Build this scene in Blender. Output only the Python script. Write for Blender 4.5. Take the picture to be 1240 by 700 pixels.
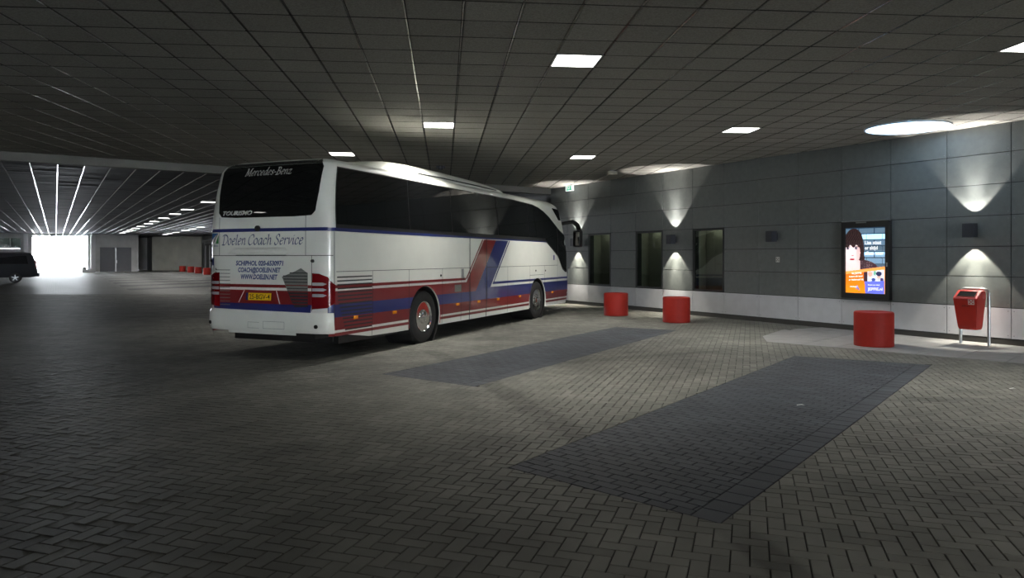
import bpy, bmesh, math, random
from mathutils import Vector, Matrix
random.seed(7)
for o in list(bpy.data.objects): bpy.data.objects.remove(o, do_unlink=True)
SC = bpy.context.scene
COL = SC.collection

# ------------------------------------------------------------------ camera
F_PX, HOR, EYE = 889.0, 311.5, 1.66
cam = bpy.data.cameras.new('camera'); cam.sensor_width = 36.0
cam.lens = 36.0 * F_PX / 1240.0
cam.shift_y = -(350.0 - HOR) / 1240.0
cam.clip_end = 400
cam_o = bpy.data.objects.new('camera', cam); COL.objects.link(cam_o)
cam_o.location = (0, 0, EYE); cam_o.rotation_euler = (math.radians(90), 0, 0)
SC.camera = cam_o

# ------------------------------------------------------------------ world, exposure
world = bpy.data.worlds.new('world'); SC.world = world; world.use_nodes = True
bg = world.node_tree.nodes['Background']
bg.inputs[0].default_value = (0.88, 0.94, 1.0, 1); bg.inputs[1].default_value = 135.0
SC.view_settings.view_transform = 'Standard'; SC.view_settings.look = 'None'
SC.view_settings.gamma = 1.0; SC.view_settings.use_curve_mapping = False
SC.view_settings.exposure = 0.0
PANEL_L = 8.0        # radiance of the square ceiling light diffusers
PANEL_W = 72.0       # watts of each square ceiling light
SKYLIGHT_L = 4.5    # radiance of the round rooflight
SCONCE_W = 210.0      # watts of each wall-lamp beam
POSTER_L = 1.15

# ------------------------------------------------------------------ frames of reference
def vec2(a): return Vector((math.sin(a), math.cos(a)))
CEIL = 4.21
P0 = Vector((9.53, 13.66))                       # foot of the panel wall at the right edge of the picture
WD = Vector((-0.5085, 0.8611))                   # along the panel wall, away from the camera
WN = Vector((-0.8611, -0.5085))                  # out of the panel wall, into the room
HD = Vector((-0.528, 0.849)); HN = Vector((0.849, 0.528))   # far hall: along, and to the right
def hall(s, l, z=0.0): return Vector((HD.x*s + HN.x*l, HD.y*s + HN.y*l, z))
def wallp(s, d, z): return Vector((P0.x + WD.x*s + WN.x*d, P0.y + WD.y*s + WN.y*d, z))
S_END = 15.84
CORNER = wallp(S_END, 0, 0)

# ------------------------------------------------------------------ materials
def srgb(r, g, b):
    f = lambda c: (c/255/12.92) if c/255 <= 0.04045 else ((c/255+0.055)/1.055)**2.4
    return (f(r), f(g), f(b), 1)
MATS = {}
def mat(name, color, rough=0.5, metal=0.0, coat=0.0, spec=0.5, noise=0.0, nscale=6.0, bump=0.0, bscale=80.0, emit=None, rvar=0.0, obj_rand=0.0, attr=None, world_pos=True):
    m = bpy.data.materials.new(name); m.use_nodes = True; MATS[name] = m
    nt = m.node_tree; b = nt.nodes['Principled BSDF']; L = nt.links
    b.inputs['Base Color'].default_value = color; b.inputs['Roughness'].default_value = rough
    b.inputs['Metallic'].default_value = metal; b.inputs['Coat Weight'].default_value = coat
    b.inputs['Coat Roughness'].default_value = 0.06; b.inputs['Specular IOR Level'].default_value = spec
    if emit:
        b.inputs['Emission Color'].default_value = emit[0]; b.inputs['Emission Strength'].default_value = emit[1]
    vec = None
    if noise or bump or rvar:
        if world_pos: vec = nt.nodes.new('ShaderNodeNewGeometry').outputs['Position']
        else: vec = nt.nodes.new('ShaderNodeTexCoord').outputs['Object']
    val = None
    if noise:
        n = nt.nodes.new('ShaderNodeTexNoise'); n.inputs['Scale'].default_value = nscale; n.inputs['Detail'].default_value = 6
        L.new(vec, n.inputs['Vector'])
        mr = nt.nodes.new('ShaderNodeMapRange'); mr.inputs['From Min'].default_value = 0.25; mr.inputs['From Max'].default_value = 0.75
        mr.inputs['To Min'].default_value = 1-noise; mr.inputs['To Max'].default_value = 1+noise
        L.new(n.outputs['Fac'], mr.inputs['Value']); val = mr.outputs[0]
    if obj_rand or attr:
        if attr:
            a = nt.nodes.new('ShaderNodeAttribute'); a.attribute_name = attr[0]; src = a.outputs['Fac']; k = attr[1]
        else:
            a = nt.nodes.new('ShaderNodeObjectInfo'); src = a.outputs['Random']; k = obj_rand
        mr = nt.nodes.new('ShaderNodeMapRange'); mr.inputs['To Min'].default_value = 1-k; mr.inputs['To Max'].default_value = 1+k
        L.new(src, mr.inputs['Value'])
        if val is None: val = mr.outputs[0]
        else:
            mm = nt.nodes.new('ShaderNodeMath'); mm.operation = 'MULTIPLY'; L.new(val, mm.inputs[0]); L.new(mr.outputs[0], mm.inputs[1]); val = mm.outputs[0]
    if val is not None:
        vm = nt.nodes.new('ShaderNodeVectorMath'); vm.operation = 'SCALE'; vm.inputs[0].default_value = color[:3]
        L.new(val, vm.inputs['Scale']); L.new(vm.outputs[0], b.inputs['Base Color'])
    if rvar:
        n = nt.nodes.new('ShaderNodeTexNoise'); n.inputs['Scale'].default_value = nscale*0.7; n.inputs['Detail'].default_value = 4
        L.new(vec, n.inputs['Vector'])
        mr = nt.nodes.new('ShaderNodeMapRange'); mr.inputs['From Min'].default_value = 0.3; mr.inputs['From Max'].default_value = 0.7
        mr.inputs['To Min'].default_value = rough-rvar; mr.inputs['To Max'].default_value = rough+rvar
        L.new(n.outputs['Fac'], mr.inputs['Value']); L.new(mr.outputs[0], b.inputs['Roughness'])
    if bump:
        n = nt.nodes.new('ShaderNodeTexNoise'); n.inputs['Scale'].default_value = bscale; n.inputs['Detail'].default_value = 3
        L.new(vec, n.inputs['Vector'])
        bp = nt.nodes.new('ShaderNodeBump'); bp.inputs['Strength'].default_value = bump; bp.inputs['Distance'].default_value = 0.01
        L.new(n.outputs['Fac'], bp.inputs['Height']); L.new(bp.outputs[0], b.inputs['Normal'])
    return m

paver_c = (0.148, 0.148, 0.130, 1); bay_c = (0.056, 0.063, 0.074, 1)
M_PAVER = mat('paver_concrete', paver_c, 0.68, spec=0.32, noise=0.30, nscale=1.3, bump=0.25, bscale=160, obj_rand=0.16)
M_PAVER_A = mat('paver_concrete_field', paver_c, 0.68, spec=0.32, noise=0.30, nscale=1.3, bump=0.25, bscale=160, attr=('tint', 0.16))
M_BAY = mat('bay_brick', bay_c, 0.68, spec=0.32, noise=0.22, nscale=1.7, bump=0.25, bscale=160, obj_rand=0.14)
M_BAY_A = mat('bay_brick_field', bay_c, 0.68, spec=0.32, noise=0.22, nscale=1.7, bump=0.25, bscale=160, attr=('tint', 0.14))
def skid(m, segs):
    nt = m.node_tree; L = nt.links; b = nt.nodes['Principled BSDF']
    src = b.inputs['Base Color'].links[0].from_socket; pos = nt.nodes.new('ShaderNodeNewGeometry').outputs['Position']; cur = None
    def math_(op, a, c=None):
        n = nt.nodes.new('ShaderNodeMath'); n.operation = op; n.use_clamp = False
        for i, x in enumerate((a, c)):
            if x is None: continue
            if isinstance(x, (int, float)): n.inputs[i].default_value = x
            else: L.new(x, n.inputs[i])
        return n.outputs[0]
    def rng_(v, a, c, d, e):
        n = nt.nodes.new('ShaderNodeMapRange'); n.interpolation_type = 'SMOOTHSTEP'
        for k, x in zip(('From Min', 'From Max', 'To Min', 'To Max'), (a, c, d, e)): n.inputs[k].default_value = x
        L.new(v, n.inputs['Value']); return n.outputs[0]
    for (x0, y0), (x1, y1), w, k in segs:
        d = Vector((x1-x0, y1-y0)); ln = d.length; d /= ln
        sub = nt.nodes.new('ShaderNodeVectorMath'); sub.operation = 'SUBTRACT'; L.new(pos, sub.inputs[0]); sub.inputs[1].default_value = (x0, y0, 0)
        def dot(v):
            n = nt.nodes.new('ShaderNodeVectorMath'); n.operation = 'DOT_PRODUCT'; L.new(sub.outputs[0], n.inputs[0]); n.inputs[1].default_value = v; return n.outputs['Value']
        al = dot((d.x, d.y, 0)); pe = math_('ABSOLUTE', dot((-d.y, d.x, 0)))
        f = math_('MULTIPLY', rng_(pe, w*0.45, w, 1, 0), math_('MULTIPLY', rng_(al, 0, 0.6, 0, 1), rng_(al, ln-0.6, ln, 1, 0)))
        f = math_('SUBTRACT', 1.0, math_('MULTIPLY', f, k)); cur = f if cur is None else math_('MULTIPLY', cur, f)
    vm = nt.nodes.new('ShaderNodeVectorMath'); vm.operation = 'SCALE'; L.new(src, vm.inputs[0]); L.new(cur, vm.inputs['Scale']); L.new(vm.outputs[0], b.inputs['Base Color'])
SK = [((-1.6, 13.4), (-0.5, 10.6), 0.22, 0.30), ((-0.7, 11.0), (0.35, 7.6), 0.22, 0.34), ((0.1, 8.3), (0.95, 5.9), 0.22, 0.30), ((0.2, 11.2), (2.0, 12.2), 0.2, 0.26), ((1.6, 12.05), (4.2, 13.2), 0.2, 0.26),
      ((4.2, 8.6), (6.4, 8.5), 0.2, 0.28), ((5.9, 8.5), (8.6, 9.6), 0.2, 0.28), ((1.3, 4.7), (1.55, 3.4), 0.16, 0.45)]
skid(M_PAVER, SK); skid(M_PAVER_A, SK)
M_JOINT = mat('joint_sand', (0.012, 0.012, 0.011, 1), 0.9, noise=0.3, nscale=40)
M_SLAB = mat('slab_concrete', (0.24, 0.24, 0.235, 1), 0.6, noise=0.16, nscale=3, bump=0.15, bscale=120)
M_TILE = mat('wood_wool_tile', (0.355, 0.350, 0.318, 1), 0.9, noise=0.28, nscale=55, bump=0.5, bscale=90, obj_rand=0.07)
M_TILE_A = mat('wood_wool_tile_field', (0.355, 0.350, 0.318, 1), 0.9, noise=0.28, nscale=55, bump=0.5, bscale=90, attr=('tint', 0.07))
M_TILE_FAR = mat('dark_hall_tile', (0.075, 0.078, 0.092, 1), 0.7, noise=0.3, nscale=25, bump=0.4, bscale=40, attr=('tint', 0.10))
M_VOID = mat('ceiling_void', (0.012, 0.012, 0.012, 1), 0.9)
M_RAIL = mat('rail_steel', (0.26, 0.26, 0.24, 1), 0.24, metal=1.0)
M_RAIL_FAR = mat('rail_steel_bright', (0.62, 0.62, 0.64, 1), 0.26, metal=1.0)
M_BEAM = mat('fascia_board', (0.13, 0.128, 0.116, 1), 0.8, noise=0.08, nscale=3)
M_PANEL = mat('fibre_cement_panel', (0.120, 0.132, 0.126, 1), 0.34, spec=0.5, noise=0.10, nscale=9, rvar=0.06, obj_rand=0.05)
M_WPANEL = mat('pale_panel', (0.50, 0.51, 0.53, 1), 0.42, noise=0.06, nscale=5, obj_rand=0.03)
M_BACK = mat('wall_backing', (0.02, 0.021, 0.021, 1), 0.9)
M_PLINTH = mat('plinth', (0.035, 0.034, 0.03, 1), 0.7)
M_SCREW = mat('screw_head', (0.22, 0.23, 0.23, 1), 0.35, metal=0.8)
M_CONC = mat('hall_concrete', (0.48, 0.485, 0.485, 1), 0.8, noise=0.18, nscale=1.1, bump=0.1, bscale=20)
M_DCONC = mat('dark_enclosure', (0.04, 0.04, 0.04, 1), 0.8, noise=0.1, nscale=1)
M_GREYDOOR = mat('grey_steel_door', (0.10, 0.105, 0.115, 1), 0.5, noise=0.05, nscale=3)
M_WHITEP = mat('white_painted', (0.62, 0.63, 0.65, 1), 0.5)
M_FRAME = mat('window_frame_dark', (0.018, 0.019, 0.019, 1), 0.35)
M_RED = mat('red_enamel', srgb(146, 32, 22), 0.62, spec=0.3, noise=0.07, nscale=14, bump=0.06, bscale=40)
M_REDPL = mat('red_plastic', srgb(168, 40, 28), 0.38, noise=0.06, nscale=12)
M_STEEL = mat('galvanised_steel', (0.45, 0.46, 0.47, 1), 0.35, metal=0.9, noise=0.1, nscale=30)
M_ANTH = mat('anthracite_metal', (0.03, 0.032, 0.04, 1), 0.4)
M_BLACK = mat('black_plastic', (0.012, 0.012, 0.012, 1), 0.45)
M_RUBBER = mat('tyre_rubber', (0.016, 0.016, 0.016, 1), 0.75, noise=0.15, nscale=30)
M_CHROME = mat('polished_alloy', (0.78, 0.78, 0.77, 1), 0.10, metal=1.0)
M_BUS = mat('bus_white_paint', (0.76, 0.77, 0.70, 1), 0.46, coat=0.25, noise=0.03, nscale=3)
M_BUSRED = mat('bus_red_paint', srgb(122, 26, 28), 0.32, coat=0.8)
M_BUSBLUE = mat('bus_blue_paint', srgb(32, 42, 104), 0.32, coat=0.8)
M_GROOVE = mat('panel_joint', (0.03, 0.03, 0.03, 1), 0.8)
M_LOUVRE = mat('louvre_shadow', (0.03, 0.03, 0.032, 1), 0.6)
M_GREYGRILL = mat('grey_mesh_grille', (0.17, 0.18, 0.16, 1), 0.6, noise=0.25, nscale=90)
M_VANGLASS = mat('van_glass', (0.006, 0.006, 0.008, 1), 0.25, spec=0.3)
M_TINT = mat('tinted_glass', (0.004, 0.0045, 0.005, 1), 0.03, spec=0.75)
M_LETW = mat('silver_letter', (0.62, 0.62, 0.58, 1), 0.4)
M_LETB = mat('blue_letter', srgb(38, 58, 120), 0.4)
M_LETBG = mat('slate_letter', srgb(58, 74, 112), 0.4)
M_YELLOW = mat('plate_yellow', srgb(232, 190, 24), 0.4)
M_AMBER = mat('amber_lens', srgb(226, 140, 30), 0.25, coat=0.5)
M_LAMPRED = mat('tail_lens_red', srgb(112, 10, 18), 0.12, coat=0.8)
M_LAMPCLR = mat('tail_lens_clear', (0.72, 0.72, 0.74, 1), 0.15, coat=0.8, metal=0.4)
M_GREEN = mat('logo_green', srgb(36, 130, 60), 0.4)
M_LBLUE = mat('logo_blue', srgb(52, 110, 170), 0.4)
M_VAN = mat('van_dark_paint', (0.010, 0.011, 0.016, 1), 0.6, spec=0.25)
M_PANEL_EM = mat('light_diffuser', (0.9, 0.9, 0.9, 1), 0.5, emit=((1.0, 0.965, 0.90, 1), PANEL_L))
M_PANEL_EM2 = mat('light_diffuser_hall', (0.9, 0.9, 0.9, 1), 0.5, emit=((1.0, 0.98, 0.93, 1), 9.0))
M_SKYL = mat('rooflight_dome', (0.8, 0.85, 0.9, 1), 0.4, emit=((0.44, 0.70, 1.0, 1), SKYLIGHT_L))
M_LAMPGLOW = mat('lamp_aperture', (0.9, 0.9, 0.9, 1), 0.4, emit=((1.0, 0.95, 0.86, 1), 6.0))
M_EXITW = mat('exit_face', (0.9, 0.95, 0.93, 1), 0.4, emit=((0.85, 1.0, 0.95, 1), 0.9))
M_EXITG = mat('exit_green', srgb(20, 150, 110), 0.4, emit=(srgb(20, 170, 130), 0.6))
M_BEIGE = mat('interior_beige', (0.34, 0.33, 0.27, 1), 0.8)
M_DARKIN = mat('interior_dark', (0.05, 0.055, 0.055, 1), 0.8)
M_ROOMFILL = mat('room_tube', (0.8, 0.8, 0.75, 1), 0.5, emit=((1, 0.97, 0.85, 1), 4.0))
M_LEAF = mat('pot_plant_leaf', (0.05, 0.10, 0.055, 1), 0.6, noise=0.3, nscale=9)

def glass_mat():
    m = bpy.data.materials.new('window_glass'); m.use_nodes = True; nt = m.node_tree
    for n in list(nt.nodes):
        if n.type != 'OUTPUT_MATERIAL': nt.nodes.remove(n)
    out = [n for n in nt.nodes if n.type == 'OUTPUT_MATERIAL'][0]
    t = nt.nodes.new('ShaderNodeBsdfTransparent'); t.inputs[0].default_value = (0.62, 0.68, 0.64, 1)
    g = nt.nodes.new('ShaderNodeBsdfGlossy'); g.inputs['Roughness'].default_value = 0.02
    fr = nt.nodes.new('ShaderNodeFresnel'); fr.inputs[0].default_value = 1.9
    mx = nt.nodes.new('ShaderNodeMixShader'); L = nt.links
    ge = nt.nodes.new('ShaderNodeNewGeometry'); iv = nt.nodes.new('ShaderNodeMath'); iv.operation = 'SUBTRACT'; iv.inputs[0].default_value = 1.0; L.new(ge.outputs['Backfacing'], iv.inputs[1])
    mu = nt.nodes.new('ShaderNodeMath'); mu.operation = 'MULTIPLY'; L.new(fr.outputs[0], mu.inputs[0]); L.new(iv.outputs[0], mu.inputs[1])
    L.new(mu.outputs[0], mx.inputs[0]); L.new(t.outputs[0], mx.inputs[1]); L.new(g.outputs[0], mx.inputs[2]); L.new(mx.outputs[0], out.inputs[0])
    return m
M_GLASS = glass_mat()

def paving_far_mat(name, c1, c2, mortar):
    m = bpy.data.materials.new(name); m.use_nodes = True; nt = m.node_tree; L = nt.links; b = nt.nodes['Principled BSDF']
    g = nt.nodes.new('ShaderNodeNewGeometry')
    mp = nt.nodes.new('ShaderNodeMapping'); mp.inputs['Rotation'].default_value = (0, 0, -0.556)
    L.new(g.outputs['Position'], mp.inputs['Vector'])
    br = nt.nodes.new('ShaderNodeTexBrick'); br.inputs['Scale'].default_value = 1.0
    br.inputs['Brick Width'].default_value = 0.21; br.inputs['Row Height'].default_value = 0.105; br.inputs['Mortar Size'].default_value = 0.006
    br.inputs['Color1'].default_value = c1; br.inputs['Color2'].default_value = c2; br.inputs['Mortar'].default_value = mortar
    L.new(mp.outputs[0], br.inputs['Vector']); L.new(br.outputs['Color'], b.inputs['Base Color'])
    n = nt.nodes.new('ShaderNodeTexNoise'); n.inputs['Scale'].default_value = 0.8; L.new(g.outputs['Position'], n.inputs['Vector'])
    bp = nt.nodes.new('ShaderNodeBump'); bp.inputs['Strength'].default_value = 0.6; bp.inputs['Distance'].default_value = 0.012; bp.invert = True
    L.new(br.outputs['Fac'], bp.inputs['Height']); L.new(bp.outputs[0], b.inputs['Normal'])
    mr = nt.nodes.new('ShaderNodeMapRange'); mr.inputs['To Min'].default_value = 0.48; mr.inputs['To Max'].default_value = 0.66; b.inputs['Specular IOR Level'].default_value = 0.3
    L.new(n.outputs['Fac'], mr.inputs['Value']); L.new(mr.outputs[0], b.inputs['Roughness'])
    return m
M_FARPAVE = paving_far_mat('paving_far', (0.145, 0.147, 0.137, 1), (0.165, 0.167, 0.155, 1), (0.05, 0.05, 0.048, 1))
M_FARBAY = paving_far_mat('bay_far', (0.048, 0.053, 0.062, 1), (0.060, 0.066, 0.076, 1), (0.02, 0.02, 0.02, 1))

# ------------------------------------------------------------------ mesh helpers
def link(o, parent=None):
    COL.objects.link(o)
    if parent is not None: o.parent = parent
    return o
class MB:
    def __init__(s): s.v = []; s.f = []; s.t = []
    def add(s, verts, faces):
        n = len(s.v); s.v += [tuple(p) for p in verts]; s.f += [tuple(n+i for i in f) for f in faces]; return s
    def box(s, lo, hi, M=None):
        x0, y0, z0 = lo; x1, y1, z1 = hi
        vs = [Vector(p) for p in ((x0,y0,z0),(x1,y0,z0),(x1,y1,z0),(x0,y1,z0),(x0,y0,z1),(x1,y0,z1),(x1,y1,z1),(x0,y1,z1))]
        if M: vs = [M @ p for p in vs]
        return s.add(vs, [(0,3,2,1),(4,5,6,7),(0,1,5,4),(1,2,6,5),(2,3,7,6),(3,0,4,7)])
    def bbox(s, lo, hi, r=0.01, M=None):     # box with chamfered edges
        bm = bmesh.new(); bmesh.ops.create_cube(bm, size=1)
        for p in bm.verts: p.co = Vector([lo[i] + (p.co[i]+0.5)*(hi[i]-lo[i]) for i in range(3)])
        bmesh.ops.bevel(bm, geom=bm.edges[:], offset=r, segments=2, affect='EDGES', profile=0.6)
        return s.bm(bm, M)
    def bm(s, bm, M=None):
        bm.verts.index_update()
        vs = [(M @ v.co) if M else v.co.copy() for v in bm.verts]; fs = [[v.index for v in f.verts] for f in bm.faces]
        bm.free(); return s.add(vs, fs)
    def prism(s, poly, z0, z1, M=None):      # poly (x,y) ccw
        n = len(poly); vs = [Vector((p[0], p[1], z0)) for p in poly] + [Vector((p[0], p[1], z1)) for p in poly]
        if M: vs = [M @ p for p in vs]
        fs = [tuple(range(n-1, -1, -1)), tuple(range(n, 2*n))] + [(i, (i+1) % n, n+(i+1) % n, n+i) for i in range(n)]
        return s.add(vs, fs)
    def lathe(s, prof, n=32, M=None, nocap=False):        # prof (r,z) revolved about z
        vs = []; fs = []; k = len(prof)
        for i in range(n):
            a = 2*math.pi*i/n
            for r, z in prof: vs.append(Vector((r*math.cos(a), r*math.sin(a), z)))
        for i in range(n):
            j = (i+1) % n
            for q in range(k-1): fs.append((i*k+q, j*k+q, j*k+q+1, i*k+q+1))
        closed = prof[0] == prof[-1] or nocap
        if prof[0][0] > 1e-6 and not closed: fs.append(tuple(i*k for i in range(n-1, -1, -1)))
        if prof[-1][0] > 1e-6 and not closed: fs.append(tuple(i*k+k-1 for i in range(n)))
        if M: vs = [M @ p for p in vs]
        return s.add(vs, fs)
    def tube(s, pts, r, n=10, M=None, caps=True):
        pts = [Vector(p) for p in pts]; rs = r if isinstance(r, (list, tuple)) else [r]*len(pts)
        vs = []; fs = []; prev = None
        for i, p in enumerate(pts):
            d = (pts[min(i+1, len(pts)-1)] - pts[max(i-1, 0)]).normalized()
            if prev is None:
                up = Vector((0, 0, 1)) if abs(d.z) < 0.9 else Vector((1, 0, 0)); a = d.cross(up).normalized()
            else: a = (prev - d*prev.dot(d)).normalized()
            prev = a; b = d.cross(a)
            for q in range(n):
                t = 2*math.pi*q/n; vs.append(p + (a*math.cos(t) + b*math.sin(t))*rs[i])
        for i in range(len(pts)-1):
            for q in range(n): fs.append((i*n+q, i*n+(q+1) % n, (i+1)*n+(q+1) % n, (i+1)*n+q))
        if caps: fs += [tuple(range(n-1, -1, -1)), tuple((len(pts)-1)*n+q for q in range(n))]
        if M: vs = [M @ p for p in vs]
        return s.add(vs, fs)
    def mesh(s, name, material=None, smooth=False, fix=True):
        me = bpy.data.meshes.new(name); me.from_pydata(s.v, [], s.f)
        if s.t:
            at = me.attributes.new('tint', 'FLOAT', 'FACE'); at.data.foreach_set('value', s.t)
        if material: me.materials.append(material)
        if fix:
            bm = bmesh.new(); bm.from_mesh(me); bmesh.ops.recalc_face_normals(bm, faces=bm.faces[:]); bm.to_mesh(me); bm.free()
        if smooth:
            me.polygons.foreach_set('use_smooth', [True]*len(me.polygons))
            try: me.set_sharp_from_angle(angle=math.radians(38))
            except Exception: pass
        me.update(); return me
    def build(s, name, material, parent=None, smooth=False, loc=None, rotz=0.0, fix=True):
        o = bpy.data.objects.new(name, s.mesh(name, material, smooth, fix)); link(o, parent)
        if loc is not None: o.location = loc
        if rotz: o.rotation_euler = (0, 0, rotz)
        return o
def tag(o, label=None, cat=None, group=None, kind=None):
    if label: o['label'] = label
    if cat: o['category'] = cat
    if group: o['group'] = group
    if kind: o['kind'] = kind
    return o
def empty(name, loc=(0, 0, 0), rotz=0.0):
    o = bpy.data.objects.new(name, None); o.empty_display_size = 0.2; COL.objects.link(o); o.location = loc; o.rotation_euler = (0, 0, rotz); return o
def clip_half(poly, p, n):                   # keep the side where (q-p).n >= 0
    out = []; k = len(poly)
    for i in range(k):
        a = poly[i]; b = poly[(i+1) % k]
        da = (a[0]-p[0])*n[0]+(a[1]-p[1])*n[1]; db = (b[0]-p[0])*n[0]+(b[1]-p[1])*n[1]
        if da >= 0: out.append(a)
        if (da >= 0) != (db >= 0):
            t = da/(da-db); out.append((a[0]+(b[0]-a[0])*t, a[1]+(b[1]-a[1])*t))
    return out
def edges_ccw(poly):
    A = sum(poly[i][0]*poly[(i+1) % len(poly)][1]-poly[(i+1) % len(poly)][0]*poly[i][1] for i in range(len(poly)))
    if A < 0: poly = poly[::-1]
    r = []
    for i in range(len(poly)):
        a = poly[i]; b = poly[(i+1) % len(poly)]; dx, dy = b[0]-a[0], b[1]-a[1]; l = math.hypot(dx, dy); r.append((a, (-dy/l, dx/l)))
    return r                                 # (point, inward normal)
def clip_convex(poly, edges):
    for p, n in edges:
        poly = clip_half(poly, p, n)
        if len(poly) < 3: return []
    return poly
def area(poly): return abs(sum(poly[i][0]*poly[(i+1) % len(poly)][1]-poly[(i+1) % len(poly)][0]*poly[i][1] for i in range(len(poly))))/2
def inside(p, edges, m=0.0): return all((p[0]-q[0])*n[0]+(p[1]-q[1])*n[1] >= m for q, n in edges)
def text_mesh(txt, width, height=None, shear=0.0, bold=0.0, space=1.0):
    c = bpy.data.curves.new('txt', 'FONT'); c.body = txt; c.size = 1.0; c.shear = shear; c.offset = bold; c.space_character = space; c.resolution_u = 3
    o = bpy.data.objects.new('txt', c); COL.objects.link(o)
    dg = bpy.context.evaluated_depsgraph_get(); me = bpy.data.meshes.new_from_object(o.evaluated_get(dg))
    vs = [(v.co.x, v.co.y) for v in me.vertices]; fs = [tuple(p.vertices) for p in me.polygons]
    bpy.data.objects.remove(o, do_unlink=True); bpy.data.curves.remove(c); bpy.data.meshes.remove(me)
    x0 = min(v[0] for v in vs); x1 = max(v[0] for v in vs); y1 = max(v[1] for v in vs); y0 = min(v[1] for v in vs)
    sx = width/(x1-x0); sy = sx if height is None else height/(y1-min(0, 0))
    return [((v[0]-x0)*sx, v[1]*sy) for v in vs], fs
def tmat(x, y, z, rz=0.0): return Matrix.Translation((x, y, z)) @ Matrix.Rotation(rz, 4, 'Z')
ORD = ['nearest', 'second', 'third', 'fourth', 'fifth', 'sixth', 'seventh', 'eighth', 'ninth', 'tenth', 'eleventh', 'twelfth']

# ================================================================== FLOOR
near_zone = [tuple(wallp(-17, 0, 0)[:2]), tuple(CORNER[:2]), tuple(hall(24, -22)[:2]), tuple(hall(-14, -22)[:2])]
m = MB(); big = [tuple(hall(-70, -24)[:2]), tuple(hall(-70, 22)[:2]), tuple(hall(125, 22)[:2]), tuple(hall(125, -24)[:2])]
m.add([(p[0], p[1], -0.011) for p in big], [(0, 1, 2, 3)])
floor_far = tag(m.build('floor', M_FARPAVE), 'grey paved floor stretching away into the far hall', kind='structure')
ZB = 33.0
trap = [(-3.2, 0.6), (3.2, 0.6), (0.76*ZB+2.5, ZB), (-0.76*ZB-2.5, ZB)]
m = MB(); m.add([(p[0], p[1], -0.0095) for p in trap], [(0, 1, 2, 3)])
floor = tag(m.build('floor', M_JOINT), 'grey herringbone brick paving under the coach', kind='structure')

bay1 = [(-0.03, 5.80), (1.30, 4.58), (6.46, 11.31), (4.75, 12.35)]
bay2 = [(-1.85, 10.43), (-0.48, 9.43), (3.75, 16.68), (2.46, 17.46)]
slab_zone = [(11.7, 7.75), (8.01, 11.40), (5.0, 14.40), (5.25, 15.40), (6.15, 16.75), tuple(wallp(4.3, 0.03, 0)[:2]), tuple(wallp(-7.5, 0.03, 0)[:2])]
def hull_edges(poly): return edges_ccw(poly)
bays_e = [hull_edges(bay1), hull_edges(bay2)]
slab_e = edges_ccw([(11.7, 7.75), (8.01, 11.40), (5.0, 14.40), (5.25, 15.40), (6.15, 16.75), tuple(wallp(4.3, 0.03, 0)[:2]), tuple(wallp(-7.5, 0.03, 0)[:2])])
wall_e = [(tuple(wallp(0, 0.02, 0)[:2]), (WN.x, WN.y))]
trap_e = edges_ccw([(-2.6, 1.2), (2.6, 1.2), (0.74*ZB+2, ZB-0.2), (-0.74*ZB-2, ZB-0.2)])

def inset_poly(poly, d):
    k = len(poly); out = []
    A2 = sum(poly[i][0]*poly[(i+1) % k][1]-poly[(i+1) % k][0]*poly[i][1] for i in range(k))
    if A2 < 0: poly = poly[::-1]
    L_ = []
    for i in range(k):
        a, b = poly[i], poly[(i+1) % k]; dx, dy = b[0]-a[0], b[1]-a[1]; l = math.hypot(dx, dy) or 1e-9
        L_.append((a[0]-dy/l*d, a[1]+dx/l*d, dx/l, dy/l))
    for i in range(k):
        x1, y1, dx1, dy1 = L_[i-1]; x2, y2, dx2, dy2 = L_[i]; den = dx1*dy2-dy1*dx2
        if abs(den) < 0.05: out.append((x2, y2)); continue
        t = ((x2-x1)*dy2-(y2-y1)*dx2)/den; out.append((x1+dx1*t, y1+dy1*t))
    return out
def paver(mb, poly, zt, rng, tint=True, gap=0.0036, drop=0.0095):
    # a paver with a chamfered top; poly in plan
    k = len(poly); cx = sum(p[0] for p in poly)/k; cy = sum(p[1] for p in poly)/k
    tx = rng.uniform(-1, 1)*0.005; ty = rng.uniform(-1, 1)*0.005; z = zt + rng.uniform(-0.0010, 0.0010)
    n = len(mb.v)
    if k > 4 or area(poly) < 0.006: gap = min(gap, 0.0025)
    for inset, dz in ((gap, -drop), (gap, -0.003), (gap+0.003, 0.0)):
        for x, y in inset_poly(poly, inset):
            mb.v.append((x, y, z + dz + (x-cx)*tx + (y-cy)*ty if dz > -drop else -drop))
    fs = [tuple(n+2*k+i for i in range(k))]
    for r in (0, 1):
        for i in range(k):
            j = (i+1) % k; fs.append((n+r*k+i, n+r*k+j, n+(r+1)*k+j, n+(r+1)*k+i))
    mb.f += fs
    if tint: mb.t += [rng.random()]*len(fs)

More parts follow.
